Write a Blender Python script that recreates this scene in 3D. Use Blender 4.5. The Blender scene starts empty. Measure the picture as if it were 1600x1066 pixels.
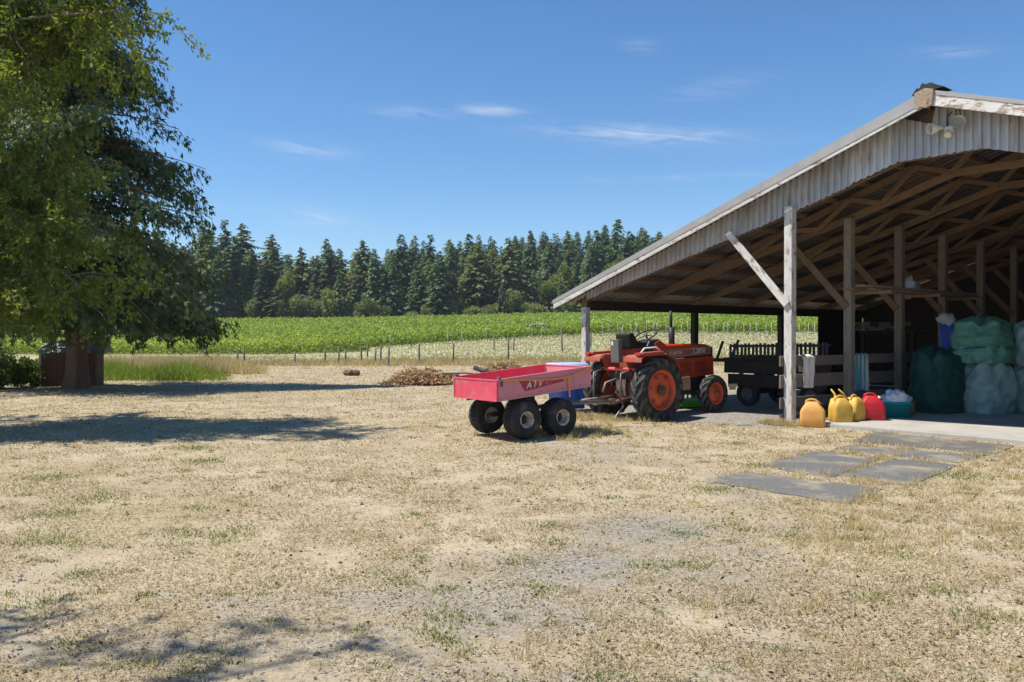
import bpy, bmesh, math, random
import numpy as np
from mathutils import Vector, Matrix, noise as mnoise

random.seed(7)
rng = np.random.default_rng(11)
scene = bpy.context.scene
C = scene.collection
R = math.radians

# ------------------------------------------------------------------ camera
CAM_H, F = 1.45, 1300.0            # eye height in metres, focal length in photo pixels
HX, HY = 800.0, 528.0              # photo centre column, horizon row
cam_data = bpy.data.cameras.new("camera")
cam_data.sensor_width = 36.0
cam_data.lens = 36.0 * F / 1600.0
cam_data.clip_end = 3000
cam = bpy.data.objects.new("camera", cam_data)
C.objects.link(cam)
cam.location = (0, 0, CAM_H)
cam.rotation_euler = (R(90) - math.atan(5.0 / F), 0, 0)
scene.camera = cam

# ------------------------------------------------------------------ sun, sky, exposure
SUN = Vector((-0.53, -0.05, 1.0)).normalized()
sun_data = bpy.data.lights.new("sun", 'SUN')
sun_data.energy = 5.0
sun_data.angle = R(0.53)
sun_data.color = (1.0, 0.94, 0.84)
sun = bpy.data.objects.new("sun", sun_data)
C.objects.link(sun)
sun.rotation_euler = SUN.to_track_quat('Z', 'Y').to_euler()
sun.location = (-30, -6, 50)

world = bpy.data.worlds.new("World")
scene.world = world
world.use_nodes = True
wn, wl = world.node_tree.nodes, world.node_tree.links
wn.clear()

def wnode(t, **kw):
    n = wn.new(t)
    for k, v in kw.items():
        setattr(n, k, v)
    return n

def wmath(op, a, b=None, c=None):
    n = wn.new('ShaderNodeMath'); n.operation = op
    for i, v in enumerate((a, b, c)):
        if v is None: continue
        if isinstance(v, (int, float)): n.inputs[i].default_value = v
        else: wl.new(v, n.inputs[i])
    return n.outputs[0]

sky = wnode('ShaderNodeTexSky', sky_type='NISHITA', sun_disc=False)
sky.sun_elevation = math.asin(SUN.z)
sky.sun_rotation = math.atan2(SUN.x, SUN.y)
sky.altitude = 0; sky.air_density = 1.0; sky.dust_density = 0.0; sky.ozone_density = 6.0
wgeo = wn.new('ShaderNodeTexCoord')
wsep = wn.new('ShaderNodeSeparateXYZ'); wl.new(wgeo.outputs['Generated'], wsep.inputs[0])
w_az = wmath('ARCTAN2', wsep.outputs[0], wsep.outputs[1])
w_el = wmath('ARCSINE', wsep.outputs[2])
wcomb = wn.new('ShaderNodeCombineXYZ')
wl.new(wmath('MULTIPLY', w_az, 16.0), wcomb.inputs[0]); wl.new(wmath('MULTIPLY', wmath('ADD', w_el, wmath('MULTIPLY', w_az, 0.12)), 120.0), wcomb.inputs[1])
wno = wn.new('ShaderNodeTexNoise'); wno.inputs['Scale'].default_value = 1.0
wno.inputs['Detail'].default_value = 7.0; wno.inputs['Roughness'].default_value = 0.62; wno.inputs['Distortion'].default_value = 0.7
wl.new(wcomb.outputs[0], wno.inputs['Vector'])
wisp_sum = None
# thin cirrus: (photo column, row, half width, half height, tilt, strength); a few lie outside the view
for (px, py, hw, hh, tl, st) in ((1000, 212, 140, 13, .07, .75), (770, 173, 48, 8, .03, .6), (655, 176, 70, 9, .0, .3),
                                 (480, 234, 55, 11, .05, .5), (485, 338, 70, 14, .08, .4), (1120, 138, 70, 14, -.1, .22),
                                 (1080, 277, 150, 5, .0, .22), (1490, 82, 45, 9, .1, .3), (1000, 73, 30, 10, .1, .2),
                                 (-400, 150, 200, 30, .05, .5), (2100, 200, 200, 30, -.05, .5)):
    az0 = math.atan2(px - HX, F); el0 = math.atan2(HY - py, math.hypot(F, px - HX))
    dx = wmath('SUBTRACT', w_az, az0); dy = wmath('ADD', wmath('SUBTRACT', w_el, el0), wmath('MULTIPLY', dx, tl))
    a = wmath('MULTIPLY', dx, F / hw); b = wmath('MULTIPLY', dy, F / hh)
    rr = wmath('ADD', wmath('MULTIPLY', a, a), wmath('MULTIPLY', b, b))
    g = wmath('MULTIPLY', wmath('POWER', 2.718, wmath('MULTIPLY', rr, -1.0)), st * .75)
    wisp_sum = g if wisp_sum is None else wmath('ADD', wisp_sum, g)
wr_ = wn.new('ShaderNodeMapRange'); wr_.inputs['From Min'].default_value = 0.36; wr_.inputs['From Max'].default_value = 0.68
wl.new(wno.outputs[0], wr_.inputs['Value'])
wfac = wmath('MINIMUM', wmath('MULTIPLY', wisp_sum, wr_.outputs[0]), 0.8)
wmix = wn.new('ShaderNodeMix'); wmix.data_type = 'RGBA'
wl.new(wfac, wmix.inputs['Factor']); whs = wn.new('ShaderNodeHueSaturation'); whs.inputs['Saturation'].default_value = 1.14; wl.new(sky.outputs[0], whs.inputs['Color']); wl.new(whs.outputs[0], wmix.inputs[6]); wmix.inputs[7].default_value = (5.6, 6.0, 6.6, 1)
bg = wn.new('ShaderNodeBackground'); bg.inputs['Strength'].default_value = 0.112
wl.new(wmix.outputs[2], bg.inputs['Color'])
wo = wn.new('ShaderNodeOutputWorld'); wl.new(bg.outputs[0], wo.inputs[0])

scene.view_settings.view_transform = 'Standard'
scene.view_settings.look = 'None'
scene.view_settings.exposure = 0.4
scene.view_settings.gamma = 1.0
scene.view_settings.use_curve_mapping = False
scene.render.engine = 'CYCLES'
scene.cycles.max_bounces = 6
scene.cycles.diffuse_bounces = 3
scene.cycles.glossy_bounces = 2
scene.cycles.transmission_bounces = 4
scene.cycles.transparent_max_bounces = 8
scene.cycles.use_denoising = True

# ------------------------------------------------------------------ helpers
def gp(px, py, z=0.0):
    d = (CAM_H - z) * F / (py - HY)
    return Vector(((px - HX) / F * d, d, z))

def at(px, py, Y):
    return Vector(((px - HX) / F * Y, Y, CAM_H + (HY - py) / F * Y))

def sstep(a, b, x):
    t = np.clip((x - a) / (b - a), 0, 1)
    return t * t * (3 - 2 * t)

def zt(x, y):
    """height of the terrain"""
    x = np.asarray(x, float); y = np.asarray(y, float)
    r = x / np.maximum(y, 1.0)
    wr = sstep(-.3, .2, r)
    z = wr * 1.6 * np.clip((y - 45) / 30, 0, 1)
    z = z + np.clip((y - 75) / 95, 0, 1) * (4.3 - .3 * wr)
    z = z + np.clip(y - 172, 0, 130) * (.10 + .06 * sstep(-.25, 0, r))
    return z

def Z(x, y):
    return float(zt(x, y))

_vn = rng.random((256, 256))
def vnoise(x, y, s):
    x = np.asarray(x) / s + 91.3; y = np.asarray(y) / s + 47.7
    xi = np.floor(x).astype(int); yi = np.floor(y).astype(int)
    fx = x - xi; fy = y - yi
    fx = fx * fx * (3 - 2 * fx); fy = fy * fy * (3 - 2 * fy)
    g = lambda a, b: _vn[a % 256, b % 256]
    return (g(xi, yi) * (1 - fx) + g(xi + 1, yi) * fx) * (1 - fy) + (g(xi, yi + 1) * (1 - fx) + g(xi + 1, yi + 1) * fx) * fy

def fbm(x, y, s, o=4):
    v = 0; a = .5; t = 0
    for i in range(o):
        v = v + a * vnoise(x + 13.1 * i, y - 7.7 * i, s); t += a; a *= .55; s *= .5
    return v / t

def tag(o, label=None, cat=None, group=None, kind=None):
    if label: o['label'] = label
    if cat: o['category'] = cat
    if group: o['group'] = group
    if kind: o['kind'] = kind
    return o

def empty(name, loc=(0, 0, 0), rz=0.0, label=None, cat=None, group=None, kind=None, parent=None):
    o = bpy.data.objects.new(name, None); C.objects.link(o)
    o.empty_display_size = .1
    o.location = loc; o.rotation_euler = (0, 0, rz); o.parent = parent
    return tag(o, label, cat, group, kind)

def link_mesh(name, me, mat=None, parent=None, loc=None, rot=None):
    o = bpy.data.objects.new(name, me); C.objects.link(o)
    if mat is not None and not me.materials: me.materials.append(mat)
    o.parent = parent
    if loc is not None: o.location = loc
    if rot is not None: o.rotation_euler = rot
    return o

def copy_tree(o, parent=None):
    c = o.copy(); C.objects.link(c)
    if parent is not None: c.parent = parent
    for ch in list(o.children): copy_tree(ch, c)
    return c

class MB:
    """collects vertices and faces of ONE piece"""
    def __init__(s): s.v = []; s.f = []; s.sm = []
    def add(s, vs, fs, smooth=False):
        n = len(s.v); s.v += [tuple(p) for p in vs]; s.f += [tuple(i + n for i in f) for f in fs]; s.sm += [smooth] * len(fs)
        return s
    def box(s, x0, x1, y0, y1, z0, z1, M=None):
        vs = [Vector(p) for p in ((x0, y0, z0), (x1, y0, z0), (x1, y1, z0), (x0, y1, z0), (x0, y0, z1), (x1, y0, z1), (x1, y1, z1), (x0, y1, z1))]
        if M is not None: vs = [M @ p for p in vs]
        return s.add(vs, [(0, 3, 2, 1), (4, 5, 6, 7), (0, 1, 5, 4), (1, 2, 6, 5), (2, 3, 7, 6), (3, 0, 4, 7)])
    def tube(s, pts, rad, n=10, cap=True, smooth=True):
        pts = [Vector(p) for p in pts]
        if not hasattr(rad, '__len__'): rad = [rad] * len(pts)
        rings = []; prev = None
        for i, p in enumerate(pts):
            d = (pts[min(i + 1, len(pts) - 1)] - pts[max(i - 1, 0)])
            d = d.normalized() if d.length > 1e-9 else Vector((0, 0, 1))
            if prev is None:
                a = Vector((0, 0, 1)) if abs(d.z) < .9 else Vector((1, 0, 0))
                u = d.cross(a).normalized()
            else:
                u = (prev - d * prev.dot(d)).normalized()
            prev = u; w = d.cross(u)
            rings.append([p + (u * math.cos(2 * math.pi * k / n) + w * math.sin(2 * math.pi * k / n)) * rad[i] for k in range(n)])
        vs = [q for r in rings for q in r]; fs = []
        for i in range(len(pts) - 1):
            for k in range(n):
                fs.append((i * n + k, i * n + (k + 1) % n, (i + 1) * n + (k + 1) % n, (i + 1) * n + k))
        s.add(vs, fs, smooth)
        if cap:
            b = len(s.v) - len(vs)
            s.f.append(tuple(b + k for k in reversed(range(n)))); s.sm.append(False)
            b += (len(pts) - 1) * n
            s.f.append(tuple(b + k for k in range(n))); s.sm.append(False)
        return s
    def lathe(s, prof, n=32, axis='Y', c=(0, 0, 0), closed=False, smooth=True):
        """prof: list of (radius, offset along axis)"""
        c = Vector(c); vs = []
        for (r, h) in prof:
            for k in range(n):
                a = 2 * math.pi * k / n; ca, sa = math.cos(a) * r, math.sin(a) * r
                vs.append(c + Vector({'Y': (ca, h, sa), 'Z': (ca, sa, h), 'X': (h, ca, sa)}[axis]))
        m = len(prof); fs = []
        for i in range(m if closed else m - 1):
            j = (i + 1) % m
            for k in range(n):
                fs.append((i * n + k, i * n + (k + 1) % n, j * n + (k + 1) % n, j * n + k))
        return s.add(vs, fs, smooth)
    def prism(s, poly, y0, y1, M=None):
        """poly in XZ, extruded along Y"""
        n = len(poly)
        vs = [Vector((x, y0, z)) for x, z in poly] + [Vector((x, y1, z)) for x, z in poly]
        if M is not None: vs = [M @ p for p in vs]
        fs = [tuple(range(n)), tuple(n + k for k in reversed(range(n)))] + [(k, k + n, (k + 1) % n + n, (k + 1) % n) for k in range(n)]
        return s.add(vs, fs)
    def loft(s, loops, cap=True, smooth=True):
        n = len(loops[0]); vs = [p for l in loops for p in l]; fs = []
        for i in range(len(loops) - 1):
            for k in range(n):
                fs.append((i * n + k, i * n + (k + 1) % n, (i + 1) * n + (k + 1) % n, (i + 1) * n + k))
        if cap:
            fs.append(tuple(reversed(range(n)))); fs.append(tuple((len(loops) - 1) * n + k for k in range(n)))
        return s.add(vs, fs, smooth)
    def mesh(s, name, mat=None, bevel=0.0, seg=2, fix=True):
        me = bpy.data.meshes.new(name)
        me.from_pydata(s.v, [], s.f)
        me.polygons.foreach_set('use_smooth', s.sm)
        if fix or bevel:
            bm = bmesh.new(); bm.from_mesh(me)
            bmesh.ops.recalc_face_normals(bm, faces=bm.faces)
            if bevel:
                es = [e for e in bm.edges if len(e.link_faces) == 2 and e.calc_face_angle(0) > .5]
                bmesh.ops.bevel(bm, geom=es, offset=bevel, segments=seg, affect='EDGES', profile=.6, clamp_overlap=True)
            bm.to_mesh(me); bm.free()
        if mat is not None: me.materials.append(mat)
        me.update()
        return me
    def build(s, name, mat, parent=None, loc=None, rot=None, bevel=0.0, seg=2):
        return link_mesh(name, s.mesh(name, mat, bevel, seg), None, parent, loc, rot)

def beam(name, p0, p1, w, h, mat, parent=None, bevel=.004, up=(0, 0, 1), ext=0.0):
    """a timber whose own X runs along its length, so the grain follows it"""
    p0, p1 = Vector(p0), Vector(p1); d = p1 - p0; L = d.length; d.normalize()
    up = Vector(up)
    if abs(d.dot(up)) > .98: up = Vector((1, 0, 0))
    y = up.cross(d).normalized(); z = d.cross(y)
    m = MB(); j = lambda: random.uniform(-.003, .003)
    m.box(-ext, L + ext, -w / 2, w / 2, -h / 2, h / 2)
    m.v = [(a + j() * 2, b + j(), c + j()) for a, b, c in m.v]
    o = m.build(name, mat, parent, bevel=bevel, seg=1)
    Mx = Matrix((d, y, z)).transposed().to_4x4(); Mx.translation = p0
    o.matrix_local = Mx
    return o

def quads(name, V, tint=None, mat=None):
    """V: (N,4,3) quads or (N,3,3) triangles as one mesh, with a colour tint per face"""
    n, k = V.shape[:2]
    me = bpy.data.meshes.new(name)
    me.vertices.add(n * k); me.vertices.foreach_set('co', V.reshape(-1).astype(np.float32))
    me.loops.add(n * k); me.loops.foreach_set('vertex_index', np.arange(n * k, dtype=np.int32))
    me.polygons.add(n); me.polygons.foreach_set('loop_start', np.arange(0, n * k, k, dtype=np.int32))
    me.polygons.foreach_set('loop_total', np.full(n, k, dtype=np.int32))
    if tint is not None:
        a = me.attributes.new('tint', 'FLOAT', 'FACE'); a.data.foreach_set('value', np.asarray(tint, np.float32))
    me.update(calc_edges=True)
    if mat is not None: me.materials.append(mat)
    return me

def unit(v):
    return v / np.maximum(np.linalg.norm(v, axis=-1, keepdims=True), 1e-9)

def rdir(n, flat=1.0):
    v = rng.normal(size=(n, 3)); v[:, 2] *= flat
    return unit(v)

def leaf_quads(P, D, L, W, fold=.18, S0=None):
    """diamond leaves at P (N,3) along D with length L and width W, slightly folded"""
    n = len(P)
    L = np.broadcast_to(L, (n,))[:, None]; W = np.broadcast_to(W, (n,))[:, None]
    S = unit(np.cross(D, rdir(n))) if S0 is None else unit(S0 - D * np.sum(S0 * D, -1, keepdims=True)); Nn = np.cross(D, S)
    m = P + D * L * .45
    return np.stack([P, m + S * W * .5 + Nn * L * fold, P + D * L, m - S * W * .5 + Nn * L * fold], 1)

def text_mesh(body, size, mat, name, shear=0.0, ext=.002, space=1.0):
    cu = bpy.data.curves.new(name, 'FONT'); cu.body = body; cu.size = size; cu.extrude = ext; cu.shear = shear
    cu.align_x = 'CENTER'; cu.align_y = 'CENTER'; cu.resolution_u = 2; cu.space_character = space
    o = bpy.data.objects.new(name, cu); C.objects.link(o)
    bpy.context.view_layer.update()
    me = bpy.data.meshes.new_from_object(o.evaluated_get(bpy.context.evaluated_depsgraph_get()))
    bpy.data.objects.remove(o); me.name = name
    me.materials.clear(); me.materials.append(mat)
    return me

# ------------------------------------------------------------------ materials
def lin(r, g, b):
    f = lambda c: (c / 255) / 12.92 if c <= 10 else (((c / 255) + .055) / 1.055) ** 2.4
    return (f(r), f(g), f(b))

def c4(c): return (c[0], c[1], c[2], 1.0)

class NT:
    def __init__(s, name):
        s.m = bpy.data.materials.new(name); s.m.use_nodes = True
        s.t = s.m.node_tree; s.t.nodes.clear(); s.n = s.t.nodes; s.l = s.t.links
        s.out = s.n.new('ShaderNodeOutputMaterial')
    def new(s, t, **kw):
        n = s.n.new(t)
        for k, v in kw.items(): setattr(n, k, v)
        return n
    def put(s, sock, v):
        if isinstance(v, bpy.types.NodeSocket): s.l.new(v, sock)
        elif isinstance(v, (tuple, list)) and len(v) == 3 and sock.type == 'RGBA': sock.default_value = c4(v)
        else: sock.default_value = v
    def math(s, op, a, b=None):
        n = s.new('ShaderNodeMath', operation=op); s.put(n.inputs[0], a)
        if b is not None: s.put(n.inputs[1], b)
        return n.outputs[0]
    def mix(s, f, a, b, blend='MIX'):
        n = s.new('ShaderNodeMix', data_type='RGBA', blend_type=blend)
        s.put(n.inputs['Factor'], f); s.put(n.inputs[6], a); s.put(n.inputs[7], b)
        return n.outputs[2]
    def noise(s, vec, scale, detail=5, rough=.55, dist=0.0):
        n = s.new('ShaderNodeTexNoise'); s.put(n.inputs['Vector'], vec)
        n.inputs['Scale'].default_value = scale; n.inputs['Detail'].default_value = detail
        n.inputs['Roughness'].default_value = rough; n.inputs['Distortion'].default_value = dist
        return n.outputs[0]
    def rng(s, v, a, b, lo=0.0, hi=1.0):
        n = s.new('ShaderNodeMapRange'); s.put(n.inputs['Value'], v)
        n.inputs['From Min'].default_value = a; n.inputs['From Max'].default_value = b
        n.inputs['To Min'].default_value = lo; n.inputs['To Max'].default_value = hi
        return n.outputs[0]
    def objco(s, stretch=(1, 1, 1)):
        tc = s.new('ShaderNodeTexCoord'); oi = s.new('ShaderNodeObjectInfo')
        m = s.new('ShaderNodeMapping'); m.inputs['Scale'].default_value = stretch
        s.l.new(tc.outputs['Object'], m.inputs['Vector'])
        a = s.new('ShaderNodeVectorMath', operation='ADD')
        k = s.math('MULTIPLY', oi.outputs['Random'], 37.0)
        s.l.new(m.outputs[0], a.inputs[0]); s.l.new(k, a.inputs[1])
        return a.outputs[0], oi.outputs['Random']
    def attr(s, name):
        return s.new('ShaderNodeAttribute', attribute_name=name).outputs['Fac']
    def bump(s, h, strength, dist=.02):
        n = s.new('ShaderNodeBump'); n.inputs['Strength'].default_value = strength; n.inputs['Distance'].default_value = dist
        s.l.new(h, n.inputs['Height']); return n.outputs[0]
    def pbsdf(s, col, rough=.7, metal=0.0, spec=.3, normal=None, coat=0.0):
        b = s.new('ShaderNodeBsdfPrincipled')
        s.put(b.inputs['Base Color'], col); s.put(b.inputs['Roughness'], rough); s.put(b.inputs['Metallic'], metal)
        s.put(b.inputs['Specular IOR Level'], spec); s.put(b.inputs['Coat Weight'], coat)
        if normal is not None: s.l.new(normal, b.inputs['Normal'])
        return b.outputs[0]
    def done(s, sh):
        s.l.new(sh, s.out.inputs['Surface']); return s.m

def surf(name, c1, c2, scale=5, stretch=(1, 1, 1), rough=.75, metal=0.0, spec=.3, bump=.2, bscale=60, wear=None, wthr=.6, wscale=3, wsoft=.08, vary=.25, coat=0.0, bdist=.01):
    t = NT(name); co, rnd = t.objco(stretch)
    col = t.mix(t.rng(t.noise(co, scale), .3, .7), c1, c2)
    if wear is not None:
        w = t.noise(co, wscale, 7, .65)
        col = t.mix(t.rng(w, wthr - wsoft, wthr + wsoft), col, wear)
    if vary:
        col = t.mix(1.0, col, t.math('ADD', t.math('MULTIPLY', rnd, vary), 1 - vary / 2), 'MULTIPLY')
    nm = t.bump(t.noise(co, bscale, 4, .6), bump, bdist) if bump else None
    return t.done(t.pbsdf(col, rough, metal, spec, nm, coat))

def leafmat(name, dark, light, transl=.3, rough=.55, spec=.25, vary=.25):
    t = NT(name); tn = t.attr('tint'); oi = t.new('ShaderNodeObjectInfo')
    col = t.mix(tn, dark, light)
    if vary: col = t.mix(1.0, col, t.math('ADD', t.math('MULTIPLY', oi.outputs['Random'], vary), 1 - vary / 2), 'MULTIPLY')
    a = t.pbsdf(col, rough, 0, spec)
    b = t.new('ShaderNodeBsdfTranslucent')
    t.l.new(t.mix(1.0, col, (1.15, 1.25, .6), 'MULTIPLY'), b.inputs['Color'])
    m = t.new('ShaderNodeMixShader'); m.inputs[0].default_value = transl
    t.l.new(a, m.inputs[1]); t.l.new(b.outputs[0], m.inputs[2])
    return t.done(m.outputs[0])

W_OLD = surf('weathered_wood', (.145, .094, .054), (.245, .168, .105), 6, (1.2, 14, 14), .85, bump=.3, bscale=16, wear=(.12, .085, .06), wthr=.66, wscale=2)
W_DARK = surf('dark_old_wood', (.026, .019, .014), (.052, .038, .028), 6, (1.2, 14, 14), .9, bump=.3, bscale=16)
W_GREY = surf('grey_board', (.13, .105, .085), (.24, .20, .17), 6, (1.0, 14, 14), .9, bump=.35, bscale=16, wear=(.13, .1, .08), wthr=.66, wscale=2)
W_WHITE = surf('peeling_white_paint', (.50, .485, .45), (.66, .645, .61), 4, (1, 3, 3), .75, bump=.35, bscale=18, wear=(.26, .20, .15), wthr=.585, wscale=5, wsoft=.05, vary=.08)
W_ROT = surf('badly_peeling_paint', (.62, .6, .55), (.74, .72, .68), 4, (1, 3, 3), .8, bump=.4, bscale=18, wear=(.34, .26, .19), wthr=.53, wscale=6, wsoft=.04, vary=.08)
M_SIDING = surf('galvanised_siding', (.46, .49, .52), (.58, .61, .64), 2.5, (3, 1, .6), .55, .15, .4, bump=.05, bscale=30, wear=(.30, .26, .21), wthr=.60, wscale=2.5, wsoft=.12, vary=.25)
M_ROOF = surf('old_roof_metal', (.07, .064, .06), (.12, .112, .105), 2, (1, 1, 1), .6, .25, .4, bump=.05, bscale=30, wear=(.22, .13, .08), wthr=.6, wscale=1.5, wsoft=.12, vary=.15)
M_FLASH = surf('grey_flashing', (.33, .32, .31), (.42, .41, .40), 3, (1, 1, 1), .5, .2, .4, bump=.03, vary=0)
W_POST = surf('grey_post', (.17, .14, .115), (.30, .255, .21), 6, (1.0, 14, 14), .9, bump=.35, bscale=16, wear=(.12, .09, .07), wthr=.64, wscale=2)
M_BLACK = surf('black_metal', (.018, .018, .019), (.035, .034, .033), 6, (1, 1, 1), .55, 0, .4, bump=.08, bscale=40)
M_STEEL = surf('worn_steel', (.14, .125, .11), (.26, .24, .22), 8, (1, 1, 1), .55, .5, .5, bump=.1, bscale=50, wear=(.16, .09, .05), wthr=.58)
M_TYRE = surf('black_rubber', (.020, .020, .021), (.042, .040, .038), 7, (1, 1, 1), .8, 0, .3, bump=.15, bscale=70, wear=(.13, .115, .09), wthr=.66, wscale=5, wsoft=.12)
M_LUG = surf('dusty_rubber_lug', (.05, .05, .052), (.10, .10, .10), 7, (1, 1, 1), .7, 0, .35, bump=.15, bscale=60)
M_ORANGE = surf('faded_orange_paint', (.43, .042, .012), (.54, .066, .018), 4, (1, 1, 1), .42, 0, .45, bump=.05, bscale=30, wear=(.24, .10, .055), wthr=.64, wscale=6, vary=.06, coat=.15)
M_RIMO = surf('orange_wheel_paint', (.58, .085, .030), (.68, .13, .05), 4, (1, 1, 1), .5, 0, .4, bump=.06, bscale=30, wear=(.30, .13, .07), wthr=.62, wscale=9, vary=.06)
M_ORANGED = surf('dusty_orange_paint', (.34, .060, .035), (.42, .10, .060), 5, (1, 1, 1), .65, 0, .3, bump=.08, bscale=30, wear=(.24, .15, .11), wthr=.60, wscale=5, vary=.06)
M_PINK = surf('sun_faded_red_paint', (.66, .065, .105), (.74, .09, .14), 3, (1, 1, 1), .45, 0, .4, bump=.03, bscale=30, wear=(.50, .20, .21), wthr=.60, wscale=7, wsoft=.14, vary=.03)
M_PINK_FILL = surf('chalky_red_fill_light', (.66, .20, .26), (.74, .27, .34), 2.5, (.6, 1, 3), .6, 0, .3, bump=.03, bscale=30, wear=(.50, .27, .27), wthr=.56, wscale=5, wsoft=.14, vary=.03)  # chalky red, lightened to make up for light missing on the near side
M_DECAL = surf('dark_red_decal', (.30, .03, .055), (.38, .055, .08), 8, (1, 1, 1), .5, bump=0, wear=(.55, .16, .2), wthr=.6, wscale=20, vary=0)
M_WHITE = surf('white_paint', (.72, .72, .70), (.8, .8, .78), 5, bump=.03, vary=.05, rough=.5)
M_CREAM = surf('cream_plastic', (.62, .60, .52), (.72, .70, .62), 5, bump=.03, vary=.05, rough=.45)
M_RIMW = surf('rusty_white_rim', (.56, .52, .47), (.66, .63, .58), 6, (1, 1, 1), .55, .1, .4, bump=.08, wear=(.27, .14, .07), wthr=.56, wscale=9, vary=.1)
M_STRAP = surf('orange_strap', (.75, .27, .045), (.85, .36, .07), 20, bump=.1, vary=0)
M_BLUE = surf('blue_plastic', (.025, .10, .55), (.04, .14, .65), 3, bump=.03, rough=.4, vary=0, spec=.4)
M_BLUE_SHEEN = surf('blue_plastic_sheen', (.30, .50, .80), (.42, .60, .86), 3, bump=.03, rough=.4, vary=0)
M_LIME = surf('lime_plastic', (.13, .70, .05), (.18, .80, .08), 3, bump=.03, rough=.4, vary=0)
M_GREYP = surf('grey_sheet_metal', (.12, .12, .115), (.17, .17, .16), 3, bump=.04, rough=.5, metal=.2, vary=0)
M_SEAT = surf('black_vinyl', (.012, .012, .013), (.024, .024, .024), 8, bump=.15, bscale=80, rough=.5, vary=0)
M_NAVY = surf('dark_dash_plastic', (.022, .03, .045), (.04, .05, .065), 8, bump=.05, rough=.45, vary=0)
M_CAN1 = surf('sun_bleached_yellow_plastic', (.66, .31, .065), (.74, .39, .11), 5, bump=.1, bscale=20, rough=.5, vary=0, wear=(.52, .33, .15), wthr=.58, wsoft=.12)
M_CAN2 = surf('yellow_plastic', (.58, .34, .045), (.66, .42, .075), 5, bump=.1, bscale=20, rough=.5, vary=.1, wear=(.46, .30, .09), wthr=.60, wscale=7, wsoft=.12)
M_REDP = surf('red_plastic', (.44, .010, .022), (.52, .018, .03), 5, bump=.1, bscale=20, rough=.5, vary=0, wear=(.40, .07, .06), wthr=.62, wsoft=.12)
M_TEAL = surf('teal_plastic', (.01, .26, .28), (.015, .32, .33), 5, bump=.03, rough=.42, vary=0)
M_BAG1 = surf('dark_green_woven_sack', (.008, .05, .04), (.012, .075, .06), 5, bump=.5, bscale=14, rough=.6, vary=0, bdist=.03)
M_BAG2 = surf('green_woven_sack', (.09, .25, .17), (.15, .33, .24), 4, bump=.5, bscale=12, rough=.55, vary=0, bdist=.03)
M_BAG3 = surf('pale_green_woven_sack', (.22, .34, .31), (.32, .44, .41), 4, bump=.5, bscale=12, rough=.55, vary=0, bdist=.03)
M_CLOTH = surf('white_cloth', (.66, .64, .60), (.76, .74, .70), 6, bump=.25, bscale=40, rough=.9, vary=0)
M_FILM = surf('thin_white_plastic', (.66, .68, .72), (.76, .78, .82), 6, bump=.4, bscale=25, rough=.35, vary=0)
M_CONC = surf('concrete', (.36, .34, .30), (.45, .43, .39), 1.6, bump=.2, bscale=30, rough=.9, wear=(.28, .26, .23), wthr=.6, wscale=1.2, wsoft=.12, vary=0)
M_PAVE = surf('grey_paving', (.095, .092, .086), (.185, .18, .168), 45, bump=.7, bscale=70, rough=.95, wear=(.34, .295, .215), wthr=.60, wscale=2.0, wsoft=.12, vary=.15)
M_BARK = surf('cedar_bark', (.16, .095, .06), (.30, .20, .14), 5, (9, 9, .8), .95, bump=1.0, bscale=8, bdist=.05, vary=.1)
M_BARKG = surf('grey_bark', (.13, .11, .09), (.24, .21, .18), 6, (6, 6, 1.2), .95, bump=.6, bscale=10, vary=.2, bdist=.03)
M_TWIG = surf('dry_twig', (.16, .10, .06), (.28, .20, .13), 6, bump=.3, vary=.2)
M_SHED = surf('brown_shed_board', (.11, .058, .036), (.17, .095, .06), 5, (8, 8, .8), .85, bump=.3, bscale=14, vary=.3)
M_SHEDR = surf('shed_roof_metal', (.20, .21, .22), (.30, .31, .32), 3, bump=.05, rough=.5, metal=.3, vary=.2)
M_GLASS = surf('dark_glass', (.02, .025, .03), (.03, .035, .04), 3, bump=0, rough=.1, spec=.6, vary=0)
M_CARP = surf('pale_car_paint', (.55, .64, .72), (.6, .68, .76), 3, bump=0, rough=.3, vary=0, coat=.4)
M_POST = surf('grey_fence_post', (.17, .145, .12), (.28, .245, .21), 6, (8, 8, 1), .9, bump=.4, bscale=14, vary=.3)
M_VPOST = surf('pale_trellis_post', (.36, .34, .31), (.48, .46, .43), 6, (8, 8, 1), .85, bump=.2, vary=.25)
M_LOG = surf('rotten_log', (.10, .07, .045), (.26, .19, .12), 7, bump=.8, bscale=12, bdist=.05, rough=.95)

L_FIR = leafmat('fir_needles', (.070, .120, .066), (.24, .315, .155), .4, vary=.5)
L_FIR2 = leafmat('olive_needles', (.095, .130, .050), (.31, .350, .135), .4, vary=.4)
L_MAPLE = leafmat('forest_broad_leaves', (.090, .125, .035), (.30, .345, .115), .4, vary=.35)
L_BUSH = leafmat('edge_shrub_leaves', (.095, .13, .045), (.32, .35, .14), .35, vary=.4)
L_LIME = leafmat('bright_leaves', (.08, .12, .015), (.24, .29, .04), .3)
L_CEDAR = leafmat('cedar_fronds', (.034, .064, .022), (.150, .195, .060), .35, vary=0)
L_DEC = leafmat('broad_leaves', (.085, .125, .022), (.285, .325, .065), .5, vary=0)
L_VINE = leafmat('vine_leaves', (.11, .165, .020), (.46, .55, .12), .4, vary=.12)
L_WEED = leafmat('green_weeds', (.085, .125, .022), (.24, .29, .065), .3, vary=.1)
L_STRAW = leafmat('dry_grass_blades', (.26, .19, .115), (.60, .505, .355), .3, .7, .2, 0)
L_TALL = leafmat('tall_dry_grass', (.38, .28, .145), (.68, .55, .33), .3, .7, .2, 0)
L_FLOW = leafmat('pale_flower_heads', (.50, .44, .28), (.80, .76, .62), .3, .8, .1, 0)
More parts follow.
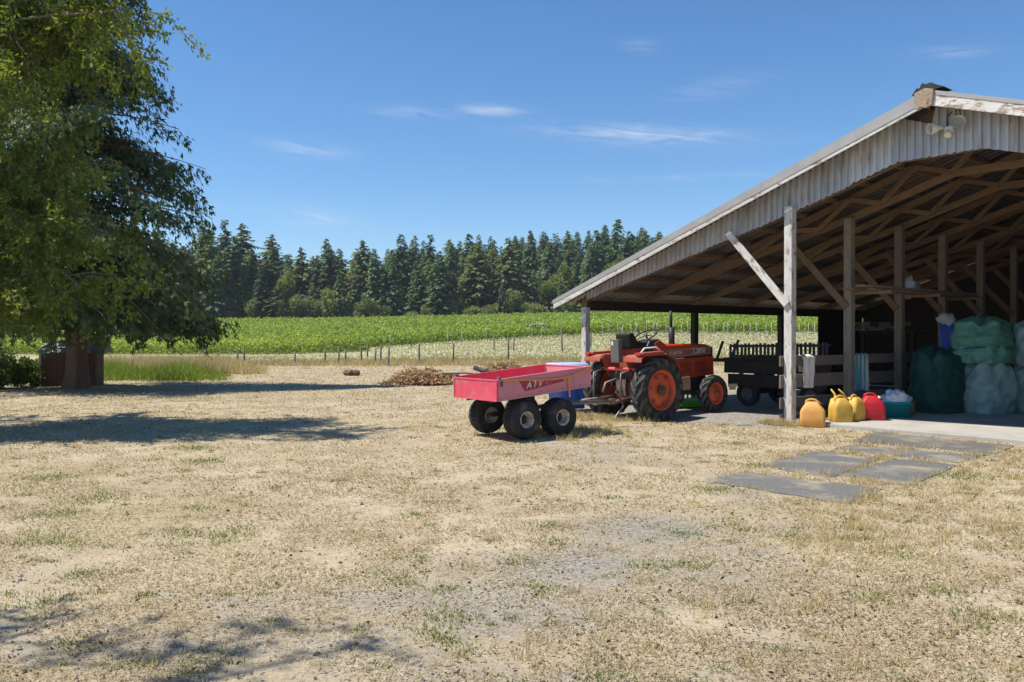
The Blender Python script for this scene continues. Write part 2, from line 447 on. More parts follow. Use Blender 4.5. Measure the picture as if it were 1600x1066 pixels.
L_DEAD = leafmat('dead_leaves', (.34, .20, .12), (.70, .50, .33), .25, .8, .1, 0)

# ------------------------------------------------------------------ ground (one sheet to the horizon)
P0 = Vector((4.78, 14.30, 0)); TH = math.atan2(-.776, .631)
BU = Vector((math.cos(TH), math.sin(TH), 0)); BD = Vector((-math.sin(TH), math.cos(TH), 0))

def barn_st(x, y):
    dx, dy = np.asarray(x) - P0.x, np.asarray(y) - P0.y
    return dx * BU.x + dy * BU.y, dx * BD.x + dy * BD.y

def dip(x, y):
    """shallow worn hollow before the barn aisle"""
    s, t = barn_st(x, y)
    return -.10 * np.exp(-((s + 2.7) / 2.0) ** 2 - ((t + 1.0) / .85) ** 2)

def gravel_mask(x, y):
    x = np.asarray(x, float); y = np.asarray(y, float)
    s, t = barn_st(x, y)
    n = fbm(x, y, 1.6, 5); n2 = fbm(x * .55 + 40, y * .8, 2.4, 4)
    g = sstep(.60, .78, n) * .45 * sstep(19, 9, y) + sstep(.60, .74, n2) * .25 * sstep(16, 8, y)
    # worn gravel track in the foreground, right of the middle
    g = g + .36 * np.exp(-(((x - 1.15 - .12 * (y - 4)) / 1.0) ** 2)) * sstep(8.5, 4.5, y) * sstep(.46, .66, n)
    g = g + .4 * np.exp(-(((x - .9) / .6) ** 2 + ((y - 6.4) / .8) ** 2)) * sstep(.3, .55, n)
    # gravel under and just before the open aisle of the barn
    w = .35 * (fbm(x, y, .8, 3) - .5)
    g = g + sstep(-1.15 + 0, -.75, t + w) * sstep(.45, .1, s) * sstep(-6.3, -5.6, s + w) * sstep(13, 12, t)
    return np.clip(g, 0, 1)

xs = np.unique(np.concatenate([-np.geomspace(900, 15, 46), np.arange(-15, 15, .13), np.geomspace(15, 900, 46)]))
ys = np.unique(np.concatenate([-np.geomspace(300, 2, 14), np.arange(-1, 2, .5), np.arange(2, 26, .13), np.geomspace(26, 80, 70), np.geomspace(82, 1500, 70)]))
GX, GY = np.meshgrid(xs, ys)
GZ = zt(GX, GY)
_near = sstep(40, 25, GY) * sstep(20, 13, np.abs(GX))
GZ = GZ + _near * ((fbm(GX, GY, 1.1, 4) - .5) * .05 - .012)
_s, _t = barn_st(GX, GY)
_flat = sstep(-1.2, -.5, _t) * sstep(-6.5, -5.5, _s)
_tr = np.exp(-((GX - .8) / 2.2) ** 2 - ((GY - 12.6) / 2.0) ** 2)
GZ = GZ * (1 - _flat * (GY < 40)) - .02 * _flat * (GY < 40)
GZ = GZ + dip(GX, GY)
_pv = np.exp(-(((GX - 4.6) / 2.3) ** 4 + ((GY - 10.4) / 2.0) ** 4))
GZ = GZ * (1 - _pv) - .004 * _pv
ny, nx = GX.shape
gv = np.stack([GX, GY, GZ], -1).reshape(-1, 3)
idx = np.arange(ny * nx).reshape(ny, nx)
gf = np.stack([idx[:-1, :-1], idx[:-1, 1:], idx[1:, 1:], idx[1:, :-1]], -1).reshape(-1, 4)
gme = bpy.data.meshes.new('ground')
gme.vertices.add(len(gv)); gme.vertices.foreach_set('co', gv.reshape(-1).astype(np.float32))
gme.loops.add(gf.size); gme.loops.foreach_set('vertex_index', gf.reshape(-1).astype(np.int32))
gme.polygons.add(len(gf)); gme.polygons.foreach_set('loop_start', np.arange(0, gf.size, 4, dtype=np.int32))
gme.polygons.foreach_set('loop_total', np.full(len(gf), 4, dtype=np.int32))
gme.polygons.foreach_set('use_smooth', np.ones(len(gf), dtype=bool))
def vattr(me, name, val):
    a = me.attributes.new(name, 'FLOAT', 'POINT'); a.data.foreach_set('value', np.asarray(val, np.float32).reshape(-1))
gme.update(calc_edges=True)
vattr(gme, 'gravel', gravel_mask(GX, GY))
_gz = np.clip(sstep(.50, .74, fbm(GX + 31, GY * 1.2 - 12, 2.6, 5)) * .38, 0, 1) * sstep(4, 7, GY)
vattr(gme, 'greenish', _gz)
vattr(gme, 'field', sstep(46, 49, GY + 3 * (fbm(GX, GY, 6, 2) - .5)))
vattr(gme, 'vineyard', sstep(72, 75, GY))

def ground_material():
    t = NT('dry_lawn_ground'); pos = t.new('ShaderNodeNewGeometry').outputs['Position']
    fine = t.noise(pos, 55, 6, .7); mid = t.noise(pos, 9, 6, .65); big = t.noise(pos, .9, 5, .6)
    straw = t.mix(t.rng(fine, .32, .68), (.235, .18, .108), (.54, .455, .32))
    straw = t.mix(t.rng(mid, .36, .62), straw, t.mix(t.rng(fine, .3, .7), (.33, .26, .16), (.61, .53, .39)))
    straw = t.mix(t.math('MULTIPLY', t.rng(big, .44, .64), .6), straw, t.mix(t.rng(fine, .3, .7), (.22, .155, .085), (.42, .325, .20)))
    straw = t.mix(t.math('MULTIPLY', t.rng(t.noise(pos, 17, 4, .7), .575, .66), .8), straw, (.14, .105, .065))
    green = t.mix(t.rng(fine, .3, .7), (.17, .155, .06), (.33, .29, .13))
    col = t.mix(t.math('MULTIPLY', t.attr('greenish'), t.rng(mid, .4, .6)), straw, green)
    vor = t.new('ShaderNodeTexVoronoi'); vor.inputs['Scale'].default_value = 42; t.l.new(pos, vor.inputs['Vector'])
    sep = t.new('ShaderNodeSeparateColor'); t.l.new(vor.outputs['Color'], sep.inputs[0])
    stone = t.mix(sep.outputs[0], (.17, .155, .135), (.40, .37, .325))
    gm = t.rng(t.math('ADD', t.attr('gravel'), t.math('ADD', t.math('MULTIPLY', t.math('SUBTRACT', mid, .5), 1.1), t.math('MULTIPLY', t.math('SUBTRACT', fine, .5), .9))), .25, .95)
    col = t.mix(gm, col, stone)
    fld = t.mix(t.rng(t.noise(pos, 1.4, 6, .7), .35, .65), (.34, .29, .15), (.46, .41, .25))
    col = t.mix(t.attr('field'), col, fld)
    vin = t.mix(t.rng(t.noise(pos, .8, 5, .7), .35, .65), (.06, .09, .02), (.14, .17, .05))
    col = t.mix(t.attr('vineyard'), col, vin)
    h = t.math('ADD', t.math('MULTIPLY', fine, .5), t.math('ADD', mid, t.math('MULTIPLY', t.math('MULTIPLY', gm, vor.outputs['Distance']), .7)))
    return t.done(t.pbsdf(col, .95, 0, .12, t.bump(h, .55, .035)))

ground = link_mesh('ground', gme, ground_material()); tag(ground, kind='structure')

# ------------------------------------------------------------------ pole barn
SR, ZR, SL, HALF = 2.46, 5.07, .3415, 8.17        # ridge position, ridge height, pitch, half width
T0, T1 = -.30, 12.3
def rz(s): return ZR - SL * abs(s - SR)
def bz(s):
    """underside of the bottom chords (and of the gable siding)"""
    q = abs(s - SR)
    return 4.19 if q < .62 else 4.19 - (q - .62) * (4.19 - 3.63) / (2.46 - .62) if q < 2.46 else 3.63 - (q - 2.46) * .262

barn = empty('pole_barn', P0, TH, 'open sided pole barn with grey corrugated gable and white rake boards', 'barn')

# roof sheets, ribs running down the slope
def roof_sheet_mesh(side, w):
    m = MB(); L = HALF; n = 4
    prof = []
    for k in range(n):
        b = k * w / n; p = w / n
        prof += [(b, 0), (b + p * .55, 0), (b + p * .65, .022), (b + p * .9, .022)]
    prof.append((w, 0)); prof.append((w + .05, .003))
    vs = []; top = []
    for (tt, hz) in prof:
        for th in (0, -.004):
            vs.append((0, tt, hz + th)); vs.append((side * L, tt, hz + th - SL * L))
    fs = []
    for k in range(len(prof) - 1):
        a = 4 * k
        fs.append((a, a + 4, a + 5, a + 1)); fs.append((a + 2, a + 3, a + 7, a + 6))
    m.add(vs, fs)
    for k in range(len(prof) - 1):
        a = 4 * k
        m.f += [(a, a + 2, a + 6, a + 4), (a + 1, a + 5, a + 7, a + 3)]; m.sm += [False] * 2
    return m.mesh('roof_sheet', M_ROOF, fix=True)
w_sh = .9
for side in (-1, 1):
    me = roof_sheet_mesh(side, w_sh)
    for k in range(14):
        link_mesh('roof_sheet', me, None, barn, (SR, T0 + k * w_sh, ZR - .022 + .001 * (k % 2)))
m = MB(); m.prism([(-.2, -.2 * SL - .004), (0, .012), (.2, -.2 * SL - .004), (.2, -.2 * SL + .006), (0, .035), (-.2, -.2 * SL + .006)], T0 - .02, T1)
m.build('ridge_cap', M_ROOF, barn, (SR, 0, ZR))

# rake boards: white board with a grey metal edge over it
for side, mt in ((-1, W_WHITE), (1, W_ROT)):
    m = MB(); y0, y1 = T0 - .035, T0 - .002
    a, b = .02, HALF
    poly = [(side * a, -SL * a - .215), (side * a, -SL * a - .028), (side * b, -SL * b - .028), (side * b, -SL * b - .185)]
    m.prism(poly, y0, y1)
    m.build('rake_board', mt, barn, (SR, 0, ZR), bevel=.004, seg=1)
    m = MB(); lo0, lo1 = (.165, .075) if side < 0 else (.05, .05)
    m.prism([(side * .1, -SL * .1 - lo0), (side * .1, -SL * .1 + .012), (side * (b + .02), -SL * b + .006), (side * (b + .02), -SL * b - lo1)], T0 - .043, T0 - .038)
    m.build('metal_edge', M_FLASH, barn, (SR, 0, ZR))
# rotten stub where the two rake boards meet, torn roofing felt above it
m = MB(); m.prism([(-.13, -.26), (-.16, -.02), (0, .03), (.13, -.01), (.10, -.23), (.03, -.27), (-.05, -.24)], T0 - .075, T0 - .045)
m.build('rotten_board_end', surf('rotten_board', (.30, .2, .12), (.55, .48, .40), 9, (1, 1, 1), .9, bump=.8, bscale=20, wear=(.12, .06, .03), wthr=.55, wscale=9), barn, (SR - .02, 0, ZR), bevel=.006, seg=1)
m = MB(); pts = [(-.22, -.03), (-.15, .06), (-.11, .05), (-.07, .12), (-.02, .09), (.06, .10), (.14, .05), (.24, .0), (.1, -.01), (0, .02), (-.1, -.02)]
m.prism(pts, T0 - .05, T0 + .25); m.build('torn_felt', M_BLACK, barn, (SR, 0, ZR))

# gable siding, ribbed sheets cut to the truss
TS = .085
pw = .72; s = SR - HALF + .25; kk = 0
while s < SR + HALF - .3:
    e = min(s + pw, SR + HALF - .25); m = MB(); cols = []
    npitch = 6; p = (e - s) / npitch; jit = random.uniform(-.012, .012)
    for k in range(npitch):
        b0 = s + k * p
        for (q, dpt) in ((0, 0), (.52, 0), (.62, -.045), (.90, -.045)): cols.append((b0 + q * p, dpt))
    cols.append((e, 0)); cols.append((e + .012, -.003))
    vs = []
    for (ss, dpt) in cols:
        top = rz(ss) - .06
        if 1.92 < ss < 2.34: top -= (ss - 1.92) / .42 * .30
        bot = bz(ss) - .02 + jit + random.uniform(-.006, .006)
        bot = min(bot, top - .01)
        if ss < -5.05: bot = max(bot, top - .06)
        yy = TS + dpt - .002 * (kk % 2)
        vs += [(ss, yy, bot), (ss, yy, top), (ss, yy + .003, bot), (ss, yy + .003, top)]
    fs = []
    for k in range(len(cols) - 1):
        a = 4 * k; fs += [(a, a + 4, a + 5, a + 1), (a + 2, a + 3, a + 7, a + 6), (a, a + 2, a + 6, a + 4)]
    m.add(vs, fs); m.build('siding_sheet', M_SIDING, barn)
    s = e; kk += 1
m = MB(); m.box(-.42, .05, 0, .02, -.42, .0); m.build('gap_shade_sheet', W_DARK, barn, (SR - .25, .42, ZR - .2))  # dark sheet standing in for the shade behind the siding gap

# posts
def post(s, t, h, mat, w=.15, name='post'):
    return beam(name, (s, t, -.05), (s, t, h), w, w, mat, barn, bevel=.008, up=(1, 0, 0))
for k in range(7):
    mat = W_WHITE if k == 0 else W_POST
    post(0, 1.95 * k, bz(0) + .05 + (.03 if k == 0 else 0), mat)
    post(2 * SR, 1.95 * k, bz(0) + .05, mat)
for k in range(4):
    post(-5.02, 3.73 * k, 2.12, W_WHITE if k == 0 else W_DARK, .14)
    post(2 * SR + 5.02, 3.73 * k, 2.12, W_WHITE if k == 0 else W_DARK, .14)
for sgn in (0, 1):
    S = -5.02 if sgn == 0 else 2 * SR + 5.02
    beam('eave_beam', (S, .1, 2.16), (S, T1 - .1, 2.16), .12, .20, W_DARK, barn)

# trusses
truss0 = empty('truss', (0, .19, 0), 0, parent=barn)
for sgn in (-1, 1):
    X = lambda q: SR + sgn * q
    beam('top_chord', (X(0.03), 0, ZR - .20), (X(7.75), 0, ZR - .20 - SL * 7.75), .045, .13, W_OLD, truss0)
    beam('bottom_chord', (X(.62), .05, 4.19 + .065), (X(2.46), .05, 3.63 + .065), .045, .13, W_OLD, truss0, ext=.06)
    beam('bottom_chord', (X(2.40), .052, 3.645 + .065), (X(7.7), .052, 3.645 - .262 * 5.3 + .065), .045, .13, W_OLD, truss0)
    zt_ = lambda q: ZR - .20 - SL * q
    webs = [(.05, .62), (.62, 1.25), (1.25, 1.85), (1.85, 2.46), (2.46, 3.1), (3.1, 3.8), (3.8, 4.6), (4.6, 5.4)]
    for i, (q0, q1) in enumerate(webs):
        za, zb = (zt_(q0), bz(X(q1)) + .065) if i % 2 == 0 else (bz(X(q0)) + .065, zt_(q1))
        beam('web', (X(q0), -.042, za), (X(q1), -.042, zb), .038, .09, W_OLD, truss0)
beam('collar', (SR - .72, .052, 4.255), (SR + .72, .052, 4.255), .044, .13, W_OLD, truss0)
for k in range(1, 7):
    c = copy_tree(truss0, barn); c.location = (0, .05 + 1.95 * k, 0)

# purlins
for side in (-1, 1):
    for k in range(13):
        q = .18 + k * .645
        ss = SR + side * q; zz = ZR - SL * q - .085
        beam('purlin', (ss, .13, zz), (ss, T1, zz), .05, .085, W_OLD, barn)

# knee braces at the inner posts
for k in range(7):
    beam('knee_brace', (0, -.10 + 1.95 * k, 2.02), (-1.22, -.10 + 1.95 * k, bz(-1.22) + .06), .04, .13, W_WHITE if k == 0 else W_OLD, barn)
# rail boards along the inner posts, ends sticking out before the front post
for bay in range(6):
    a = .0 + 1.95 * bay - (.16 if bay == 0 else 0)
    for (z0, z1) in ((.95, 1.13), (.57, .80), (.23, .42), (.02, .12)):
        if bay > 3 and z0 > .9: continue
        j = random.uniform(-.012, .012)
        beam('rail', (-.095 - .004 * (bay % 2), a, (z0 + z1) / 2 + j), (-.095 - .004 * (bay % 2), 1.95 * (bay + 1) + .02, (z0 + z1) / 2 + j), .035, z1 - z0, W_GREY, barn)
# enclosing walls deep in the barn
def plank_wall(p0, p1, h0, h1, name):
    p0, p1 = Vector(p0), Vector(p1); L = (p1 - p0).length; d = (p1 - p0) / L; n = Vector((-d.y, d.x, 0)); k = max(1, int(L / .3)); m = MB()
    for i in range(k):
        a = p0 + d * (L * i / k); b = p0 + d * (L * (i + 1) / k - .004); hh = [h0(a.x), h0(b.x)]
        t = .022 + .006 * (i % 2)
        m.add([(a.x, a.y, h1), (b.x, b.y, h1), (b.x, b.y, hh[1]), (a.x, a.y, hh[0])] + [(q.x, q.y, z) for q, z in ((a + n * t, h1), (b + n * t, h1), (b + n * t, hh[1]), (a + n * t, hh[0]))],
              [(0, 1, 2, 3), (7, 6, 5, 4), (0, 4, 5, 1), (1, 5, 6, 2), (2, 6, 7, 3), (3, 7, 4, 0)])
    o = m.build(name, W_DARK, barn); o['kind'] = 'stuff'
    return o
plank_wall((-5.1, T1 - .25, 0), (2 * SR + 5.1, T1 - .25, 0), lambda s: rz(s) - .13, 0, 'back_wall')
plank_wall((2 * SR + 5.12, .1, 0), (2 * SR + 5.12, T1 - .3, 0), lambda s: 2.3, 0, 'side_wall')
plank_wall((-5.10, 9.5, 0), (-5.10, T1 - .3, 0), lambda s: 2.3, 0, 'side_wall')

# floor slab of the barn
m = MB(); m.box(.06, 2 * SR + 5, -.11, T1 - .3, -.15, .045)
slab = m.build('concrete_floor', M_CONC, None, bevel=.012, seg=2); slab.location = P0; slab.rotation_euler = (0, 0, TH); tag(slab, kind='structure')

# old paving slabs before the barn
paving = empty('paving', (0, 0, 0), kind='structure')
PAVES = [((1108, 752), (1165, 740), (1370, 764), (1318, 786)),
         ((1190, 727), (1278, 706), (1372, 717), (1300, 744)),
         ((1318, 741), (1400, 718), (1492, 728), (1420, 758)),
         ((1308, 702), (1330, 697), (1530, 712), (1490, 723)),
         ((1338, 690), (1372, 676), (1575, 697), (1548, 709))]
for q in PAVES:
    P = [gp(*p) for p in q]; loop = []; cc_ = sum(P, Vector()) / 4; P = [cc_ + (p - cc_) * 1.07 for p in P]
    for i in range(4):
        a, b = P[i], P[(i + 1) % 4]
        for k in range(16):
            f = k / 16; pt = a.lerp(b, f)
            jx = (mnoise.noise(pt * 2.1) * .05 + mnoise.noise(pt * 9.0) * .03)
            pt = pt + Vector((jx, jx * 1.2, 0)); loop.append(pt)
    c = sum(loop, Vector()) / len(loop)
    m = MB(); m.loft([[Vector((p.x, p.y, -.06)) for p in loop], [Vector((p.x, p.y, .001)) for p in loop], [p.lerp(c, .03) + Vector((0, 0, .007)) for p in loop]], smooth=False)
    m.build('paving_slab', M_PAVE, paving)

# ------------------------------------------------------------------ red dump trailer
def tyre_mesh(name, Rr, w, rim, knob, nk, mat):
    m = MB(); h = w / 2
    m.lathe([(rim, -h * .8), (rim + .02, -h * .95), (Rr * .78, -h * 1.02), (Rr * .93, -h * .88), (Rr - knob, -h * .55), (Rr - knob * .9, 0), (Rr - knob, h * .55), (Rr * .93, h * .88), (Rr * .78, h * 1.02), (rim + .02, h * .95), (rim, h * .8)], 40, 'Y', closed=True)
    for k in range(nk):
        for row in range(4):
            a = 2 * math.pi * (k + .5 * (row % 2)) / nk; yc = (-.72 + .48 * row) * h
            rr = Rr - knob - (.02 if row in (0, 3) else 0)
            Mx = Matrix.Rotation(-a, 4, 'Y') @ Matrix.Translation((rr, yc, 0))
            m.box(-.01, knob, -h * .17, h * .17, -math.pi * Rr / nk * .55, math.pi * Rr / nk * .55, Mx)
    return m.mesh(name, mat)

def wheel(parent, loc, tyre, rimmeshes, name='wheel', flip=False):
    e = empty(name, loc, math.pi if flip else 0, parent=parent)
    link_mesh('tyre', tyre, None, e)
    for nm, me in rimmeshes: link_mesh(nm, me, None, e)
    return e

tr = empty('dump_trailer', gp(742, 684).lerp(gp(742, 684), 0), R(35.3), 'faded red tipping trailer with four knobbly wheels hitched to the tractor', 'trailer')
tr.location = (-.525, 12.03, 0)
BL, BW, BHt, BZ0, BSL = 1.70, .56, .268, .590, .090
def TB(x, y, z): return Vector((x, y, BZ0 + BSL * x + z))
def slabbox(m, x0, x1, y0, y1, z0, z1):
    m.add([TB(x, y, z) for z in (z0, z1) for x, y in ((x0, y0), (x1, y0), (x1, y1), (x0, y1))], [(0, 3, 2, 1), (4, 5, 6, 7), (0, 1, 5, 4), (1, 2, 6, 5), (2, 3, 7, 6), (3, 0, 4, 7)])
    return m
slabbox(MB(), 0, BL, -BW + .012, BW - .012, 0, .012).build('bed_floor', M_PINK, tr)
for sg in (-1, 1):
    m = MB(); slabbox(m, .012, BL - .012, sg * BW - .004, sg * BW + .004, -.005, BHt)
    slabbox(m, .0, BL, sg * BW - .018, sg * BW + .018, BHt, BHt + .014)
    slabbox(m, .0, BL, sg * BW - .012, sg * BW + .012, -.03, -.006)
    m.build('side_panel', M_PINK_FILL if sg < 0 else M_PINK, tr)
m = MB(); slabbox(m, BL - .006, BL + .004, -BW, BW, 0, BHt); slabbox(m, BL - .014, BL + .014, -BW - .01, BW + .01, BHt, BHt + .016)
m.build('front_panel', M_PINK_FILL, tr)
m = MB(); slabbox(m, -.016, -.004, -BW - .01, BW + .01, -.01, BHt - .012); slabbox(m, -.024, .008, -BW - .012, BW + .012, BHt - .012, BHt + .004)
slabbox(m, -.026, -.003, -BW - .015, -BW + .012, -.02, BHt - .01); slabbox(m, -.026, -.003, BW - .012, BW + .015, -.02, BHt - .01)
slabbox(m, -.022, .0, -BW, BW, -.03, -.011)
m.build('tailgate', M_PINK, tr)
for sg in (-1, 1):
    m = MB(); p = TB(.02, sg * (BW + .005), BHt); m.box(p.x - .02, p.x + .03, p.y - .025, p.y + .025, p.z + .015, p.z + .045)
    m.tube([TB(.06, sg * (BW + .02), BHt - .02), TB(.06, sg * (BW + .02), BHt - .1)], .018, 8)
    m.build('latch', surf('dull_violet_latch', (.10, .07, .16), (.16, .12, .22), 9, bump=.1), tr, bevel=.004, seg=1)
# decal with the lettering on the near side
m = MB(); yd = -BW - .0065
poly = [(.36, .215), (1.16, .175), (1.18, .115), (.47, .055)]
m.add([TB(x, yd, z) for x, z in poly] + [TB(x, yd + .002, z) for x, z in poly], [(0, 1, 2, 3), (7, 6, 5, 4), (0, 4, 5, 1), (1, 5, 6, 2), (2, 6, 7, 3), (3, 7, 4, 0)])
dec = m.build('decal', M_DECAL, tr)
lt = link_mesh('lettering', text_mesh('ATV', .135, M_WHITE, 'lettering', .35, .001, 1.25), None, dec)
lt.location = TB(.63, yd - .002, .135); lt.rotation_euler = (R(90), -math.atan(BSL) - R(2), 0)
# orange strap hooked along the near side
m = MB(); yd = -BW - .016
sp = [TB(.05, yd, .27), TB(.4, yd, .225), TB(.75, yd, .185), TB(1.05, yd, .165), TB(1.25, yd - .01, .172), TB(1.45, yd, .21), TB(1.66, yd, .262)]
def ribbon(m, pts, w, th=.004):
    for a, b in zip(pts[:-1], pts[1:]):
        m.add([a + Vector((0, 0, w)), b + Vector((0, 0, w)), b - Vector((0, 0, w)), a - Vector((0, 0, w))] + [q + Vector((0, -th, 0)) for q in (a + Vector((0, 0, w)), b + Vector((0, 0, w)), b - Vector((0, 0, w)), a - Vector((0, 0, w)))],
              [(0, 1, 2, 3), (7, 6, 5, 4), (0, 4, 5, 1), (1, 5, 6, 2), (2, 6, 7, 3), (3, 7, 4, 0)])
ribbon(m, sp, .011)
a, b = TB(1.25, yd - .014, .165), TB(1.27, yd - .016, -.13)
m.add([a + Vector((-.014, 0, 0)), a + Vector((.014, 0, 0)), b + Vector((.014, 0, 0)), b + Vector((-.014, 0, 0)), a + Vector((-.014, -.004, 0)), a + Vector((.014, -.004, 0)), b + Vector((.014, -.004, 0)), b + Vector((-.014, -.004, 0))],
      [(0, 1, 2, 3), (7, 6, 5, 4), (0, 4, 5, 1), (1, 5, 6, 2), (2, 6, 7, 3), (3, 7, 4, 0)])
m.build('strap', M_STRAP, tr)
# running gear
tw = tyre_mesh('tyre', .285, .25, .105, .02, 26, M_TYRE)
m = MB(); m.lathe([(.107, .10), (.121, .122), (.121, .128), (.106, .124), (.096, .05), (.088, .005), (.05, .0), (.001, .0)], 28, 'Y')
m.lathe([(.107, -.10), (.121, -.122), (.115, -.128), (.096, -.06), (.09, -.03), (.001, -.03)], 28, 'Y'); m.lathe([(.109, -.11), (.109, .11)], 28, 'Y')
rimm = m.mesh('rim', M_RIMW)
m = MB()
for k in range(4):
    a = k * math.pi / 2 + .4; m.tube([(math.cos(a) * .062, -.01, math.sin(a) * .062), (math.cos(a) * .062, .02, math.sin(a) * .062)], .011, 6)
m.lathe([(.034, .0), (.03, .05), (.02, .06), (.001, .06)], 14, 'Y'); m.lathe([(.075, .002), (.072, .008), (.001, .008)], 20, 'Y')  # black hub and disc also stand in for shade deep in the rim
hubm = m.mesh('hub', M_BLACK)
for sg in (-1, 1):
    for x in (.35, .75, 1.15, 1.5):
        p = TB(x, sg * (BW + .004), .02); MB().tube([p, p + Vector((0, sg * .008, 0))], .010, 6).build('bolt', M_STEEL, tr)
    for x in (.28, 1.38):
        m = MB(); slabbox(m, x - .02, x + .02, sg * (BW + .004), sg * (BW + .011), 0, BHt); m.build('side_rib', M_PINK_FILL if sg < 0 else M_PINK, tr)
XW = (.50, 1.155)
for sg in (-1, 1):
    for x in XW:
        wheel(tr, (x, sg * .455, .28), tw, [('rim', rimm), ('hub', hubm)], flip=(sg < 0))
    m = MB(); m.box(XW[0] - .03, XW[1] + .03, sg * .29 - .03, sg * .29 + .03, .27, .33); m.build('walking_beam', M_BLACK, tr)
    for x in XW: MB().tube([(x, sg * .26, .28), (x, sg * .47, .28)], .026, 10).build('axle_stub', M_STEEL, tr)
MB().tube([(.83, -.3, .33), (.83, .3, .33)], .035, 10).build('axle', M_BLACK, tr)
for sg in (-1, 1):
    m = MB(); m.prism([(.74, .30), (.92, .30), (.88, .62), (.78, .61)], sg * .22 - .02, sg * .22 + .02); m.build('bed_support', M_BLACK, tr)
    m = MB(); m.add([TB(x, y, z) for z in (-.07, -.008) for x, y in ((.05, sg * .3 - .025), (1.65, sg * .3 - .025), (1.65, sg * .3 + .025), (.05, sg * .3 + .025))], [(0, 3, 2, 1), (4, 5, 6, 7), (0, 1, 5, 4), (1, 2, 6, 5), (2, 3, 7, 6), (3, 0, 4, 7)])
    m.build('bed_rail', M_BLACK, tr)
MB().tube([(.83, 0, .36), (1.5, 0, .44), (2.75, .12, .40)], .03, 10).build('tongue', M_STEEL, tr)
m = MB(); m.box(2.7, 2.8, .08, .16, .36, .45); m.build('coupler', M_STEEL, tr, bevel=.01)

# ------------------------------------------------------------------ tractor (X forward, Y left)
TH_T = math.atan2(.61, .79)
tf = Vector((math.cos(TH_T), math.sin(TH_T), 0)); tl = Vector((-tf.y, tf.x, 0))
ct = gp(1030, 659)
torg = Vector((2.70, 15.40, -.095)) + tl * .62
tc = empty('tractor', torg, TH_T, 'orange compact tractor with black seat parked under the barn eave', 'tractor')
tc.rotation_euler = (0, -math.atan(.085 / 1.7), TH_T); tc.scale = (1.05,) * 3

def ag_tyre(name, Rr, w, rim, nl, lug):
    m = MB(); h = w / 2
    m.lathe([(rim, -h * .75), (rim + .02, -h * .9), (Rr * .8, -h), (Rr * .92, -h * .93), (Rr - lug, -h * .6), (Rr - lug * .8, 0), (Rr - lug, h * .6), (Rr * .92, h * .93), (Rr * .8, h), (rim + .02, h * .9), (rim, h * .75)], 48, 'Y', closed=True)
    return m.mesh(name, M_TYRE)
def lug_mesh(Rr, w, lug, nl):
    """one tread bar, at the top of the wheel, from the middle out to the shoulder"""
    m = MB(); h = w / 2; st = math.pi * 2 / nl
    def P(r, y, a): return Vector((math.sin(a) * r, y, math.cos(a) * r))
    wd = .030 / Rr * (Rr / .56 + .25)
    sec = [(-.02 * h, Rr, 0.0), (.5 * h, Rr - .004, st * .42), (.97 * h, Rr - .03, st * .80), (1.02 * h, Rr - .105, st * .88)]
    vs = []
    for (y, r, a) in sec:
        base = Rr - lug - .02 if y < .9 * h else Rr * .80
        if y > h: base = Rr * .76
        for da in (-wd, wd):
            vs += [P(r, y, a + da), P(base, y * (.96 if y > .6 * h else 1), a + da * 1.3)]
    fs = []
    for i in range(3):
        a = 4 * i
        fs += [(a, a + 2, a + 6, a + 4), (a, a + 4, a + 5, a + 1), (a + 2, a + 3, a + 7, a + 6), (a + 1, a + 5, a + 7, a + 3)]
    fs += [(0, 1, 3, 2), (12, 14, 15, 13)]
    m.add(vs, fs); return m.mesh('tread_lug', M_LUG)
def tractor_wheel(loc, Rr, w, rim, nl, lug, tyre, lugm, rims, side, spin=0.0):
    e = empty('wheel', loc, 0, parent=tc)
    t = link_mesh('tyre', tyre, None, e)
    for k in range(nl):
        for sd in (1, -1):
            o = link_mesh('tread_lug', lugm, None, e)
            o.matrix_local = Matrix.Rotation(2 * math.pi * (k + (.5 if sd < 0 else 0)) / nl + spin, 4, 'Y') @ (Matrix.Diagonal((1, sd, 1, 1)) if sd < 0 else Matrix())
    for nm, me in rims:
        o = link_mesh(nm, me, None, e)
        if side > 0: o.rotation_euler = (0, 0, math.pi)
    return e
def ag_rim(rim, w, dish, hubr):
    # outer side is -Y
    m = MB(); h = w / 2
    m.lathe([(rim + .012, -h * .80), (rim - .004, -h * .84), (rim - .03, -h * .70), (rim - .035, -h * .3), (rim - .06, -h * .3 + dish * .2), (rim * .62, -h * .3 - dish), (hubr * 1.3, -h * .3 - dish * .75), (hubr, -h * .3 - dish * .7), (.001, -h * .3 - dish * .7)], 40, 'Y')
    m.lathe([(rim + .012, h * .80), (rim - .03, h * .7), (rim - .035, -h * .28), (rim * .6, -h * .3 - dish + .012), (.001, -h * .3 - dish * .68)], 40, 'Y')
    return m.mesh('rim', M_RIMO)
RR, RW, FR, FW = .565, .29, .352, .19
rt, ft = ag_tyre('tyre', RR, RW, .345, 15, .048), ag_tyre('tyre', FR, FW, .205, 14, .032)
rl, fl = lug_mesh(RR, RW, .048, 15), lug_mesh(FR, FW, .032, 14)
rr, fr = ag_rim(.345, RW, .035, .09), ag_rim(.205, FW, .05, .06)
m = MB()
for k in range(8):
    a = k * math.pi / 4; m.box(-.03, .03, -.135, -.10, .02, .088, Matrix.Rotation(a, 4, 'Y'))
m.lathe([(.045, -.09), (.045, -.17), (.02, -.18), (.001, -.18)], 14, 'Y')
rh = m.mesh('hub', surf('hub_brown', (.10, .07, .04), (.17, .12, .07), 9, bump=.1))
m = MB(); m.lathe([(.05, -.06), (.045, -.125), (.02, -.135), (.001, -.135)], 12, 'Y'); fh = m.mesh('hub', M_ORANGED)
